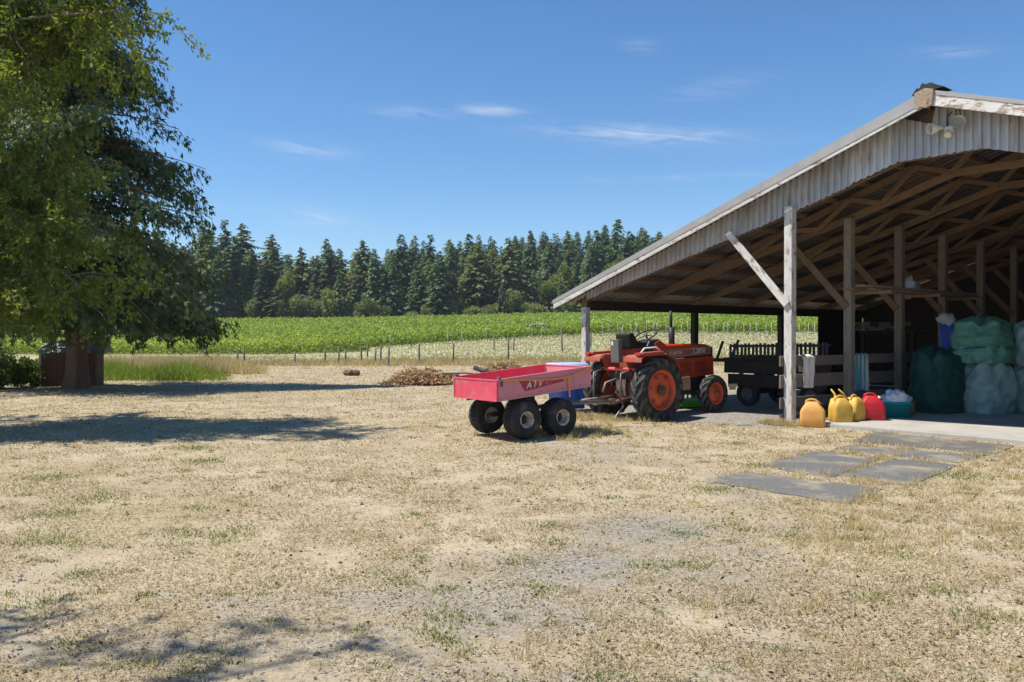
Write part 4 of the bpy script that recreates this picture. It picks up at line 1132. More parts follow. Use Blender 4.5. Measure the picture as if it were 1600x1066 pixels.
# ------------------------------------------------------------------ fence and trellis posts
pm = []
for k in range(4):
    m = MB(); h = 1.0; r = .05
    m.tube([(0, 0, -.2), (.004 * k, 0, .5), (.012 * (k - 1.5), .01, .99), (.012 * (k - 1.5), .01, 1.0)], [r, r * .95, r * .9, r * .75], 8); pm.append(m.mesh('fence_post', M_POST))
FP = [(321, 562, 22), (371, 567, 24), (382, 568, 26), (461, 571, 21), (508.6, 569, 25), (529, 570, 28), (539.6, 569, 23), (565.6, 570, 29), (574, 567, 29), (586, 570, 25), (595, 569, 30), (607, 572.5, 31), (655, 570, 33), (708.6, 570, 33), (772.5, 562, 29), (793.8, 568, 39), (802.4, 565.5, 33), (878.8, 564.6, 47), (923, 562, 31)]
for i, (px, py, hp) in enumerate(FP):
    y = 1885 / (py - HY); x = (px - HX) / F * y
    o = link_mesh('fence_post', pm[i % 4], None, None, (x, y, Z(x, y)), (random.uniform(-.03, .03), random.uniform(-.04, .04), random.uniform(0, 6)))
    o.scale = (1.1, 1.1, hp / F * y)
    if px > 870 and px < 900: tag(o, 'tallest grey fence post, left of the barn eave post', 'fence post')
    else: tag(o, 'weathered grey fence post at the edge of the flowering field', 'fence post', 'fence posts before the vineyard')
vm = MB().tube([(0, 0, -.1), (0, 0, 1.0)], .028, 6).mesh('trellis_post', M_VPOST)
VX = [(px, 72.8) for px in (165, 180, 192, 207, 214, 229, 242, 252, 269, 280, 296, 312, 318, 331, 342, 356)] + [(x_ + random.uniform(-3, 3), 72.6) for x_ in range(942, 1290, 11)] + [(px, 73) for px in (425, 520, 610, 700, 722, 760, 846)]
for (px, y) in VX:
    x = (px - HX) / F * y
    o = link_mesh('trellis_post', vm, None, None, (x, y, Z(x, y)), (random.uniform(-.03, .03), random.uniform(-.04, .04), 0)); o.scale = (1, 1, random.uniform(1.15, 1.5))
    tag(o, 'pale trellis post along the front of the vineyard', 'trellis post', 'trellis posts at the ends of the vine rows')

# ------------------------------------------------------------------ vineyard rows
y = 65.5; ri = 0
while y < 170:
    x0, x1 = -.64 * y, (.46 if y > 74 else -.30 + .022 * (y - 65.5)) * y; L = x1 - x0
    dens = 150 if y < 80 else 90 if y < 95 else 55 if y < 125 else 34
    n = int(L * dens)
    x = rng.uniform(x0, x1, n); vig = .78 + .5 * fbm(x, np.full(n, y * 3.0), 1.6, 3)
    zz = (.12 + 1.15 * rng.beta(1.6, 1.3, n)) * vig + (rng.random(n) < .06) * rng.uniform(0, .35, n)
    if y < 76: zz = zz * .95
    yy = y + rng.normal(0, .30, n) * (1.1 - .25 * zz)
    P = np.stack([x, yy, zt(x, yy) + zz], -1)
    D = unit(rdir(n) + np.array([0, -.15, .25]))
    sc = .17 + .0011 * (y - 74)
    q = leaf_quads(P, D, sc * rng.uniform(.8, 1.5, n), sc * rng.uniform(.7, 1.2, n), .12)
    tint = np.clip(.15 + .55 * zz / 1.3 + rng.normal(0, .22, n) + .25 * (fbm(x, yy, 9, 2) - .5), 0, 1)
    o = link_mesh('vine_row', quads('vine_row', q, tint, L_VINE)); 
    if y == 74.5: tag(o, 'long front row of vines, along the pale flowering field', 'vine row', 'vineyard rows')
    else: tag(o, 'bright green row of vines on the slope below the forest', 'vine row', 'vineyard rows')
    y += 3.0; ri += 1

# pale car among the vines
cx, cy = (840 - HX) / F * 79, 79.0
car = empty('parked_car', (cx, cy, Z(cx, cy) - .02), R(4), 'pale blue car half hidden among the vines', 'car')
m = MB(); prof = [(-2.1, .35), (-2.1, .85), (-1.95, .95), (-1.15, .98), (-.65, 1.42), (.75, 1.45), (1.35, 1.0), (2.0, .9), (2.12, .7), (2.12, .35)]
m.prism(prof, -.82, .82); m.build('car_body', M_CARP, car, bevel=.06, seg=3)
for sg in (-1, 1):
    for (a, b) in (((-.95, -.58), (-.05,)), ((.03,), (.7, 1.1))):
        x0, x1 = min(a + b), max(a + b)
        p = [(x0, 1.02), (x0 + (.32 if x0 < -.5 else 0), 1.36), (x1 - (.36 if x1 > .9 else 0), 1.37), (x1, 1.03)]
        m = MB(); m.prism(p, sg * .825 - .006, sg * .825 + .006); m.build('window', M_GLASS, car)
    for x in (-1.3, 1.3):
        w_ = MB().lathe([(.18, -.09), (.3, -.1), (.32, -.05), (.32, .05), (.3, .1), (.18, .09), (.001, .08)], 20, 'Y').build('wheel', M_TYRE, car, (x, sg * .75, .32))

# ------------------------------------------------------------------ flowering field, tall dry grass
def blades(n, x, y, h, w, spread, tip_lean=.5, z=None):
    b = np.stack([x, y, zt(x, y) if z is None else z], -1); a = rng.uniform(0, 2 * np.pi, n)
    dx = np.stack([np.cos(a), np.sin(a), np.zeros(n)], -1); a2 = rng.uniform(0, 2 * np.pi, n)
    ln = np.stack([np.cos(a2), np.sin(a2), np.zeros(n)], -1) * (spread * rng.random(n) * h)[:, None]
    tip = b + ln + np.stack([np.zeros(n), np.zeros(n), h], -1)
    return np.stack([b - dx * w[:, None] / 2, b + dx * w[:, None] / 2, tip], 1)
n = 60000
y = rng.uniform(46.5, 76, n); x = (rng.uniform(330, 1330, n) - HX) / F * y
h = rng.uniform(.15, .50, n) * (.35 + .65 * sstep(-.30, -.05, x / y)); y = np.where(x / y < -.17, np.minimum(y, 47 + (y - 46) * .45), y)
V = blades(n, x, y, h, rng.uniform(.03, .07, n), .5)
o = link_mesh('field_grass', quads('field_grass', V, np.clip(rng.normal(.5, .25, n), 0, 1), leafmat('field_stems', (.28, .25, .11), (.58, .51, .32), .3, .7, .1, 0))); tag(o, 'olive stems of the wild field between fence and vines', 'grass', kind='stuff')
n = 42000
y = 46.8 + 28 * rng.random(n) ** 1.2; x = (rng.uniform(330, 1330, n) - HX) / F * y
cl = fbm(x, y, 3.0, 3); keep = (cl + .0011 * ((x / y * F) + 470) - .35 > .22) & (rng.random(n) < .9)
keep &= ~((x / y < -.17) & (y > 58)) & (rng.random(n) < sstep(-.36, -.12, x / y) + .12)
x, y = x[keep], y[keep]; n = len(x)
P = np.stack([x, y, zt(x, y) + rng.uniform(.20, .55, n) * (.5 + .5 * sstep(-.3, -.05, x / y))], -1)
q = leaf_quads(P, rdir(n, .5), rng.uniform(.07, .13, n), rng.uniform(.06, .11, n), .1)
o = link_mesh('wild_flowers', quads('wild_flowers', q, np.clip(rng.normal(.6, .25, n), 0, 1), L_FLOW)); tag(o, 'white flower heads covering the field before the vineyard', 'flowers', kind='stuff')
n = 26000
y = rng.normal(45.2, 1.3, n); x = (rng.uniform(150, 1320, n) - HX) / F * y
V = blades(n, x, y, rng.uniform(.08, .34, n) * (.5 + fbm(x, y, 2.0, 3)), rng.uniform(.03, .06, n), .7)
n2 = 16000
y2 = rng.uniform(33, 44, n2); x2 = (rng.uniform(155, 420, n2) - HX) / F * y2
V2 = blades(n2, x2, y2, rng.uniform(.25, .75, n2) * (.5 + .8 * fbm(x2, y2, 2.0, 3)) * sstep(430, 330, x2 / y2 * F + HX), rng.uniform(.02, .045, n2), .6)
V = np.concatenate([V, V2])
o = link_mesh('tall_dry_grass', quads('tall_dry_grass', V, np.clip(rng.normal(.5, .25, len(V)), 0, 1), L_TALL)); tag(o, 'tall straw coloured grass along the fence line', 'grass', kind='stuff')
n = 15000
y = rng.uniform(29.2, 35.5, n) + 1.5 * np.sin(np.arange(n) * .7); px = 160 + 205 * rng.beta(1.1, 1.4, n); x = (px - HX) / F * y
V = blades(n, x, y, rng.uniform(.12, .60, n) * np.clip(2.6 * (fbm(x, y, .9, 4) - .27), .05, 1.25) * sstep(378, 290, px), rng.uniform(.02, .05, n), 1.0)
o = link_mesh('green_weeds', quads('green_weeds', V, np.clip(rng.normal(.55, .25, n), 0, 1), leafmat('lush_weeds', (.10, .15, .02), (.30, .36, .07), .35, .6, .2, 0))); tag(o, 'lush green weeds beside the little shed', 'weeds', kind='stuff')

# ------------------------------------------------------------------ trees
def conifer(H, Rb, bare, seed, mat, ragged=.35, droop=.35, dens=1.0):
    """returns trunk mesh and crown mesh of one conifer"""
    r = np.random.default_rng(seed)
    tm = MB(); tm.tube([(0, 0, -.5), (0, 0, H * .3), (0.02, 0, H * .7), (0.02, 0.02, H * .97)], [.013 * H, .011 * H, .006 * H, .001 * H], 7)
    P, D, S, TG = [], [], [], []
    z = bare * H
    while z < H * .995:
        f = (z - bare * H) / (H * (1 - bare)); env = (1 - f) ** .75 * (.55 + .45 * min(1, f * 5)) + .02
        nb = 6 if f < .8 else 4
        for b in range(nb):
            if r.random() < .12: continue
            a = r.uniform(0, 2 * np.pi); L = Rb * env * r.uniform(1 - ragged, 1.12)
            up = .35 * f - .1; st = max(2, int(L / .20 * dens) + 1)
            for k in range(st):
                g = (k + r.uniform(.2, 1)) / st; rad = L * g
                c = np.array([np.cos(a) * rad, np.sin(a) * rad, z + up * rad - droop * rad * g + r.normal(0, .08)])
                for _ in range(3):
                    sd = a + r.normal(0, .75)
                    P.append(c); D.append([np.cos(sd), np.sin(sd), -.75 - .35 * g + .3 * f + r.normal(0, .25)]); TG.append([-np.sin(sd) + r.normal(0, .3), np.cos(sd) + r.normal(0, .3), r.normal(0, .25)]); S.append(r.uniform(.40, .82) * (.55 + .45 * env))
        z += H * .018 * r.uniform(.7, 1.3)
    P = np.array(P); D = unit(np.array(D)); S = np.array(S)
    q = leaf_quads(P, D, S * .95, S * .48, .06, np.array(TG))
    tint = np.clip(.42 + r.normal(0, .26, len(P)), 0, 1)
    return tm.mesh('trunk', M_BARKG), quads('crown', q, tint, mat)

def put_tree(name, trunk, crown, loc, sc, rz_, label, group):
    e = empty(name, loc, rz_, label, 'tree', group); e.scale = sc
    link_mesh('trunk', trunk, None, e); link_mesh('crown', crown, None, e)
    return e
VAR = [conifer(13, 2.5, .12, 1, L_FIR), conifer(13, 2.1, .30, 2, L_FIR, .5), conifer(13, 2.9, .18, 3, L_FIR2, .45), conifer(13, 1.9, .08, 4, L_FIR, .4, .2),
       conifer(13, 2.6, .38, 5, L_FIR2, .55, .25), conifer(13, 2.3, .22, 6, L_FIR, .6, .45), conifer(13, 3.2, .30, 7, L_FIR2, .6, .2), conifer(13, 2.2, .15, 8, L_FIR, .35, .5)]
KIND = ['dark full fir', 'slim dark fir with bare lower trunk', 'broad olive fir', 'narrow spire shaped fir', 'olive pine with long bare trunk', 'ragged dark fir', 'wide ragged olive pine', 'drooping dark fir']
cnt = 0
for row, (yr, hm, sp) in enumerate(((175, 11.5, 4.3), (181, 12.5, 4.6), (188, 13, 4.8), (197, 13.2, 5.0), (208, 13.2, 5.2), (221, 13.2, 5.4), (236, 13.4, 5.8), (253, 13.6, 6.2), (275, 13.6, 6.4))):
    x = -.47 * yr + random.uniform(0, sp)
    while x < .30 * yr:
        yy = yr + random.uniform(-3, 3); px = HX + F * x / yy
        h = hm * (random.uniform(.66, 1.42) if row < 4 else random.uniform(.9, 1.22))
        if px < 425 and row < 4: h *= 1.28
        if 940 < px < 1080 and row in (2, 3, 4): h *= 1.22
        if 430 < px < 640 and row > 4: h *= .9
        k = random.randrange(8); tk, ck = VAR[k]; s_ = h / 13
        put_tree('fir_tree', tk, ck, (x, yy, Z(x, yy) - .3), (s_ * random.uniform(1.15, 1.75), s_ * random.uniform(1.15, 1.75), s_), random.uniform(0, 6.28), KIND[k] + ' in the forest behind the vineyard', 'conifers of the far forest')
        cnt += 1; x += sp * random.uniform(.35, 1.65)

def leaf_ball(n, rx, ry, rz0, zc, seed, size, mat, name='crown', clumps=14):
    r = np.random.default_rng(seed)
    cc = unit(r.normal(size=(clumps, 3))) * r.uniform(.25, .85, (clumps, 1)); cc[:, 2] = np.abs(cc[:, 2]) * .9 - .15
    k = r.integers(0, clumps, n); cr_ = r.uniform(.22, .42, clumps)
    d = unit(r.normal(size=(n, 3))) * (r.random((n, 1)) ** .35)
    P = (cc[k] + d * cr_[k][:, None]) * np.array([rx, ry, rz0]) + np.array([0, 0, zc])
    D = unit(d + r.normal(0, .6, (n, 3)) + np.array([0, 0, .1]))
    q = leaf_quads(P, D, size * r.uniform(.7, 1.4, n), size * r.uniform(.5, .9, n), .12)
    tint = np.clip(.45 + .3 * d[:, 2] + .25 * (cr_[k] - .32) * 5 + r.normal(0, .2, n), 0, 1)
    return quads(name, q, tint, mat)
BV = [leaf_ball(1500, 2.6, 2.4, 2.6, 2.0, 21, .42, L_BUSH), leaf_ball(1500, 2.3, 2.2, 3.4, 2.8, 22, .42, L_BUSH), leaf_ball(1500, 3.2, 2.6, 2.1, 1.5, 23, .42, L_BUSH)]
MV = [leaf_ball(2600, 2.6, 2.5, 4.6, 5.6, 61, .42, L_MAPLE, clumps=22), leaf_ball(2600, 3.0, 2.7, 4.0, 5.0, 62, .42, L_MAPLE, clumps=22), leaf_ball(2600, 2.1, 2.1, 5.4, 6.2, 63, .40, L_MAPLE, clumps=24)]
mt_ = MB().tube([(0, 0, -.4), (.1, 0, 3.5), (.3, .1, 8)], [.2, .14, .05], 6).mesh('trunk', M_BARKG)
for i in range(30):
    yy = random.choice((174, 178, 184, 193, 204)) + random.uniform(-2, 2); x = random.uniform(-.44, .27) * yy; s_ = random.uniform(.65, 1.15)
    put_tree('broadleaf_forest_tree', mt_, MV[i % 3], (x, yy, Z(x, yy) - .2), (s_, s_, s_ * random.uniform(.9, 1.15)), random.uniform(0, 6.28), 'rounded pale green broadleaf tree among the far forest conifers', 'broadleaf trees of the far forest')
bt = MB().tube([(0, 0, -.4), (.05, 0, 1.4), (.3, 0, 2.6)], [.16, .12, .04], 6).mesh('stem', M_BARKG)
EDGE = [(448, 484, 1.0), (468, 478, .75), (500, 470, 1.2), (524, 466, 1.15), (535, 488, .6), (562, 482, .85), (579, 484, 1.05), (603, 490, .5), (640, 489, .5), (668, 488, .55), (712, 486, .7), (735, 486, .75), (768, 487, .6), (800, 482, .8), (835, 478, .9), (885, 480, .7), (395, 490, .6), (360, 488, .7), (930, 480, .7), (1040, 480, .7)]
for i, (px, py, s_) in enumerate(EDGE):
    yy = 171.5 + random.uniform(0, 2); x = (px - HX) / F * yy
    e = empty('edge_shrub', (x, yy, Z(x, yy)), random.uniform(0, 6), 'rounded olive green shrub at the foot of the forest', 'shrub', 'shrubs along the forest edge'); e.scale = (s_ * 1.25, s_ * 1.2, s_ * random.uniform(1.2, 1.7))
    link_mesh('crown', BV[i % 3], None, e); link_mesh('stem', bt, None, e)
yy = 169; x = (950 - HX) / F * yy
e = empty('bright_tree', (x + 2, yy + 4, Z(x, yy)), 0, 'bright yellow green tree rising behind the barn roof edge', 'tree')
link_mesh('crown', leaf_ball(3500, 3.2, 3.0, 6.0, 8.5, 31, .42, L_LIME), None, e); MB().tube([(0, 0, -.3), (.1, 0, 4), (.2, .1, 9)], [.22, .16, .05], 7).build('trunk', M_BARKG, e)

# ------------------------------------------------------------------ western red cedar
CD = Vector((-12.55, 24.0, 0))
cedar = empty('cedar_tree', CD, 0, 'tall cedar with drooping dark fronds and stout flared trunk by the shed', 'tree')
m = MB(); n = 28; rows = []
for (z, r_, fl) in ((-.15, .33, .16), (.1, .29, .12), (.4, .27, .07), (.9, .25, .05), (1.6, .245, .03), (3, .23, .02), (6, .20, .01), (10, .14, 0), (15, .07, 0), (17.6, .02, 0)):
    rows.append([Vector((math.cos(2 * math.pi * k / n) * (r_ + fl * max(0, math.sin(k * 5 * 2 * math.pi / n + 1)) + .02 * math.sin(k * 3.3)), math.sin(2 * math.pi * k / n) * (r_ + fl * max(0, math.sin(k * 5 * 2 * math.pi / n + 1)) + .02 * math.sin(k * 3.3)), z)) for k in range(n)])
m.loft(rows); m.build('trunk', M_BARK, cedar)
r = np.random.default_rng(77)
Pc, Dc, Sc, Tn = [], [], [], []
bm_ = MB(); dead = MB()
z = 2.15
while z < 17.4:
    f = (z - 2) / 17.5
    for b in range(8 if f < .6 else 6):
        a = r.uniform(0, 2 * np.pi)
        env = float(np.interp(z, [2, 4.2, 5.2, 6.5, 8.1, 12, 17.5], [4.1, 4.3, 4.0, 3.45, 2.75, 1.6, .1]))
        L = env * r.uniform(.5, 1.1)
        if r.random() < .06: L *= 1.12
        drp = r.uniform(.16, .34) * (1.15 if f < .25 else .9)
        pts = []; st = max(4, int(L / .22)); side = np.array([-np.sin(a), np.cos(a), 0])
        bend = r.normal(0, .15)
        for k in range(st + 1):
            g = k / st; rad = L * g
            p = np.array([np.cos(a) * rad, np.sin(a) * rad, z + .18 * rad - drp * rad * g * 1.9 + .30 * L * .35 * g ** 3]) + side * bend * rad * g
            pts.append(p)
        pts = np.array(pts)
        if f < .75: bm_.tube([tuple(p) for p in pts[::max(1, st // 4)]], [max(.008, .035 * (1 - q / 6)) for q in range(len(pts[::max(1, st // 4)]))], 5)
        lush = r.uniform(.55, 1.1); br_t = r.normal(0, .12)
        for k in range(1, st + 1):
            g = k / st
            if g < .28 and r.random() < .8: continue
            for _ in range(int((15 + 7 * f) * lush * (.75 + .5 * g))):
                sd = r.normal(0, .26) * (.55 + .5 * g) ; off = side * sd + r.normal(0, .06, 3)
                p = pts[k] + off + np.array([0, 0, -abs(r.normal(0, .20)) - .25 * abs(sd)])
                if p[2] < 1.45 + .5 * r.random(): continue
                d = np.array([np.cos(a), np.sin(a), 0]) * r.uniform(.0, .7) + side * np.sign(sd) * r.uniform(0, .6) + np.array([0, 0, -r.uniform(.5, 1.2)])
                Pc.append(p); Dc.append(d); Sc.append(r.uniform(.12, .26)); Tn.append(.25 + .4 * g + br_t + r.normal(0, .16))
        if r.random() < .18 and f < .7:
            q0 = pts[st // 2]; dead.tube([tuple(q0), tuple(q0 + np.array([np.cos(a) * .4, np.sin(a) * .4, -.1])), tuple(q0 + np.array([np.cos(a) * .8, np.sin(a) * .8, -.45])) ], [.012, .008, .004], 4)
    z += r.uniform(.17, .29)
# long hanging sprays at the skirt
for k in range(70):
    a = r.uniform(-1.5, .7) if k < 45 else r.uniform(0, 6.28); rad = r.uniform(1.5, 4.0); z0 = 2.2 - .08 * rad + r.uniform(-.2, .3); ln = r.uniform(.2, .65)
    for j in range(55):
        p = np.array([np.cos(a) * rad, np.sin(a) * rad, z0 - ln * r.random()]) + r.normal(0, .07, 3)
        Pc.append(p); Dc.append([r.normal(0, .3), r.normal(0, .3), -1]); Sc.append(r.uniform(.1, .2)); Tn.append(.35 + r.normal(0, .16))
Pc, Dc, Sc, Tn = np.array(Pc), unit(np.array(Dc)), np.array(Sc), np.array(Tn)
# every frond is a spine with two side sprays
S1 = unit(np.cross(Dc, rdir(len(Pc))))
Rc = unit(Pc * np.array([1, 1, 0.0]) + 1e-6); S1 = unit(np.cross(Dc, Rc) + rng.normal(0, .45, Pc.shape))
q = [leaf_quads(Pc, Dc, Sc * 1.1, Sc * .26, .06, S1)]
for sg in (-1, 1):
    q.append(leaf_quads(Pc + Dc * (Sc * .28)[:, None], unit(Dc + S1 * sg * .75), Sc * .62, Sc * .22, .06, S1))
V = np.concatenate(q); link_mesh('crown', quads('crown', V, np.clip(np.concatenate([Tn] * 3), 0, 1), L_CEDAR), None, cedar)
bm_.build('branches', M_BARK, cedar); 
dead.build('dead_branches', W_GREY, cedar)

# ------------------------------------------------------------------ broadleaf trees
def broadleaf(name, loc, limbs, leaves, size, label, seed, trunk_pts, trunk_r, sub=(9, .55), twig=(7, .55), droop=.35, spread=1.0, low=None):
    r = np.random.default_rng(seed)
    e = empty(name, loc, 0, label, 'tree')
    MB().tube(trunk_pts, trunk_r, 12).build('trunk', M_BARKG, e)
    wood = MB(); seg = []; wt = []
    for (p0, p1, rad, dens) in limbs:
        p0, p1 = np.array(p0, float), np.array(p1, float); L = np.linalg.norm(p1 - p0)
        ks = np.linspace(0, 1, 7); pts = np.array([p0 + (p1 - p0) * k + np.array([0, 0, .18 * L * math.sin(k * math.pi) * .7]) + r.normal(0, .05 * L * .3, 3) * (0 < k < 1) for k in ks])
        wood.tube([tuple(p) for p in pts], [max(.012, rad * (1 - .8 * k)) for k in ks], 6)
        dirn = (p1 - p0) / L
        for j in range(sub[0]):
            k = r.uniform(.25, 1.0); i = min(5, int(k * 6)); b = pts[i] + (pts[i + 1] - pts[i]) * (k * 6 - i)
            d = unit(dirn * .6 + r.normal(0, .75 * spread, 3) + np.array([0, 0, .05])); l = L * sub[1] * r.uniform(.4, .9) * (1.1 - .5 * k)
            c = b + d * l + np.array([0, 0, -droop * l * .5])
            mid = (b + c) / 2 + np.array([0, 0, .08 * l])
            if low is None or c[0] < low[0] or c[2] > low[1]: wood.tube([tuple(b), tuple(mid), tuple(c)], [max(.008, rad * .3), max(.006, rad * .2), .004], 5)
            if low is not None and c[0] > low[0] - .3 and c[2] < low[1] + .2: continue
            for t in range(twig[0]):
                g = r.uniform(.2, 1); s0 = (1 - g) ** 2 * b + 2 * g * (1 - g) * mid + g * g * c
                dd = unit(d * .5 + r.normal(0, .7, 3) + np.array([0, 0, -.25])); tl_ = twig[1] * r.uniform(.5, 1.3)
                e1 = s0 + dd * tl_ + np.array([0, 0, -droop * tl_]); wood.tube([tuple(s0), tuple(e1)], [.006, .003], 3, cap=False)
                seg.append((s0, e1)); wt.append(dens * tl_)
    wood.build('branches', M_BARKG, e)
    wt = np.array(wt); wt /= wt.sum(); k = r.choice(len(seg), leaves, p=wt)
    A = np.array([s[0] for s in seg])[k]; B = np.array([s[1] for s in seg])[k]; g = r.random((leaves, 1)) ** .8
    P = A + (B - A) * g + r.normal(0, .045, (leaves, 3))
    if low is not None:
        k2 = ~((P[:, 0] > low[0]) & (P[:, 2] < low[1] + .15 * np.sin(P[:, 0] * 9))); P, A, B, k = P[k2], A[k2], B[k2], k[k2]; leaves = len(P)
    D = unit(unit(B - A) * .5 + r.normal(0, .6, (leaves, 3)) + np.array([0, 0, -.35]))
    cl = r.normal(0, .16, len(seg))[k]
    q = leaf_quads(P, D, size * r.uniform(.7, 1.25, leaves), size * .5 * r.uniform(.8, 1.2, leaves), .12)
    link_mesh('crown', quads('crown', q, np.clip(.42 + cl + r.normal(0, .2, leaves), 0, 1), L_DEC), None, e)
    return e
r = np.random.default_rng(5); limbs = []
for k in range(30):
    a = r.uniform(0, 2 * np.pi); zb = r.uniform(2.0, 7.2); L = r.uniform(1.7, 3.1) * (1.0 if zb < 6 else .75); up = r.uniform(-.45, .35) if zb < 4 else r.uniform(0, .8)
    limbs.append(((0, 0, zb), (math.cos(a) * L, math.sin(a) * L * .9, zb + up * L), .06, 1.0))
for (p1, zb) in (((4.1, -1.6, 6.1), 5.2), ((3.5, -1.3, 6.9), 5.6), ((3.0, -.8, 6.4), 5.2), ((3.2, -1.2, 2.2), 2.8), ((3.0, .2, 3.1), 3.0), ((2.9, -.5, 4.0), 3.6), ((2.6, .6, 1.9), 2.4), ((1.9, -1.2, 1.7), 2.3), ((1.6, .4, 1.3), 2.1), ((2.4, -1.6, 4.9), 4.2), ((1.2, -1.0, .95), 1.8), ((2.6, -1.3, 8.2), 6.5), ((1.6, .5, 9.0), 7.0)):
    limbs.append(((0, 0, zb), p1, .034, 1.0))
broadleaf('broadleaf_tree', (-9.55, 13.4, 0), limbs, 100000, .088, 'leafy broadleaf tree with drooping boughs filling the left picture edge', 3, [(0, 0, -.2), (.05, 0, 2), (-.05, .1, 4.5), (.05, 0, 7.5)], [.24, .19, .14, .05], low=(1.35, 1.55))
limbs = []; r = np.random.default_rng(9)
for k in range(9):
    a = r.uniform(-1.0, 1.4); L = r.uniform(1.6, 2.9); zb = r.uniform(3.2, 5.2)
    limbs.append(((0, 0, zb), (math.cos(a) * L, math.sin(a) * L, zb + r.uniform(.4, 1.6)), .05, 1.0))
broadleaf('broadleaf_tree', (-6.5, 1.6, 0), limbs, 5000, .09, 'thin leafed tree standing left of the camera, shading the near grass', 8, [(0, 0, -.2), (.05, 0, 2.5), (.1, .05, 5.4)], [.16, .12, .05], sub=(5, .55), twig=(5, .5))

# shrubs at the far left, under the boughs
for i, (px, py, s_) in enumerate(((-40, 608, 1.15), (8, 607, 1.0), (45, 604, .9), (-10, 596, 1.2), (60, 594, .8), (172, 588, .45))):
    p = gp(px, py)
    e = empty('leafy_shrub', p, i * 1.3, ('leafy shrub just outside the left picture edge', 'low bright green shrub in the left corner beneath the boughs', 'small green shrub against the left wall of the shed', 'taller green shrub behind the left corner', 'green shrub rising behind the shed side', 'low leafy clump right of the shed')[i], 'shrub'); e.scale = (s_,) * 3
    link_mesh('crown', leaf_ball(2600, .75, .6, .85, .35, 50 + i, .09, leafmat('shrub_leaves', (.06, .10, .015), (.22, .27, .05), .35, vary=0) if i == 0 else bpy.data.materials['shrub_leaves'], clumps=18), None, e)

# ------------------------------------------------------------------ brush pile, stump log
def brush(loc, rx, ry, rz0, n, seed, label, lm=L_DEAD, tw=70):
    r = np.random.default_rng(seed); e = empty('brush_pile', loc, 0, label, 'brush pile')
    m = MB()
    for k in range(tw):
        a = r.uniform(0, 6.28); p = np.array([r.normal(0, .45) * rx, r.normal(0, .4) * ry, 0]); hgt = rz0 * max(.1, 1 - (p[0] / rx) ** 2) * r.uniform(.1, 1)
        d = np.array([math.cos(a), math.sin(a), r.normal(0, .3)]) * r.uniform(.25, .6)
        p[2] = hgt; m.tube([tuple(p - d * .5 + np.array([0, 0, .02])), tuple(p + r.normal(0, .04, 3)), tuple(p + d * .5)], [.010, .008, .003], 4, cap=False)
    m.v = [(a, b, max(c, -.02)) for a, b, c in m.v]
    m.build('twigs', M_TWIG, e)
    P = np.stack([r.normal(0, .42, n) * rx, r.normal(0, .42, n) * ry, np.zeros(n)], -1)
    P[:, 2] = rz0 * np.clip(1 - (P[:, 0] / rx / 1.15) ** 2 - .5 * (P[:, 1] / ry / 1.2) ** 2, .05, 1) * (.25 + .75 * r.random(n)) * (.6 + .8 * vnoise(P[:, 0] + seed, P[:, 1], .16))
    q = leaf_quads(P, rdir(n), r.uniform(.06, .14, n), r.uniform(.04, .08, n), .25)
    link_mesh('dead_leaves', quads('dead_leaves', q, np.clip(r.normal(.5, .25, n), 0, 1), lm), None, e)
    return e
brush(gp(655, 601), 1.1, .65, .44, 3000, 41, 'heap of brown dead leafy branches on the dry lawn', tw=120)
brush(gp(700, 600), .8, .5, .26, 1800, 42, 'low brown brush trailing from the heap to the trailer')
brush(gp(785, 587), .95, .5, .50, 2600, 43, 'rusty dry brush behind the red trailer')
br = MB().tube([at(668, 590, 25.6), at(690, 584, 25.8), at(725, 583, 26), at(757, 585, 26.2)], [.04, .035, .03, .02], 6).build('dead_branch', M_TWIG); tag(br, 'long dead branch lying from the brush heap toward the trailer', 'branch')
lg = MB().tube([at(742, 575, 30), at(765, 583, 29.5)], [.09, .07], 8).build('charred_log', M_BLACK); tag(lg, 'short dark log leaning in the brush behind the trailer', 'log')
st = gp(551, 587)
stump = empty('rotten_stump', st, 0, 'rotten log stump lying alone on the dry lawn', 'stump')
for i, (sx, sy, s_, rz_) in enumerate(((-.12, 0, 1, .3), (.13, .03, .9, 1.5))):
    o = link_mesh('log_piece', crumple('log_piece', .22 * s_, .14, .13 * s_, M_LOG, 20 + i, .55, 22, None), None, stump, (sx, sy, .10)); o.rotation_euler = (0, .15, rz_)

# ------------------------------------------------------------------ short dry grass, tufts and stones on the lawn
pave_polys = [[(gp(*p).x, gp(*p).y) for p in q] for q in PAVES]
def inside(poly, x, y):
    c = np.zeros(len(x), bool); n = len(poly); j = n - 1
    for i in range(n):
        xi, yi = poly[i]; xj, yj = poly[j]
        c ^= ((yi > y) != (yj > y)) & (x < (xj - xi) * (y - yi) / (yj - yi + 1e-12) + xi); j = i
    return c
def lawn_ok(x, y, on_pave=False):
    s_, t_ = barn_st(x, y); ok = ~((t_ > -.12) & (s_ > .05))
    ok &= ~((t_ > -.3 + .5 * (vnoise(x, y, .7) - .5)) & (s_ > -6) & (s_ <= .05))
    if not on_pave:
        for p in pave_polys: ok &= ~inside(p, x, y)
    return ok
def gz_near(x, y):
    z = zt(x, y) + sstep(40, 25, y) * sstep(20, 13, np.abs(x)) * ((fbm(x, y, 1.1, 4) - .5) * .05 - .012)
    pv = np.exp(-(((x - 4.6) / 2.3) ** 4 + ((y - 10.4) / 2.0) ** 4)); z = z * (1 - pv) - .004 * pv
    s_, t_ = barn_st(x, y); f = sstep(-1.2, -.5, t_) * sstep(-6.5, -5.5, s_)
    return z * (1 - f) - .02 * f + dip(x, y)
n = 420000
y = 2.6 * (46 / 2.6) ** rng.random(n); x = rng.uniform(-.74, .74, n) * y
gm_ = gravel_mask(x, y); cl = fbm(x, y, .35, 4)
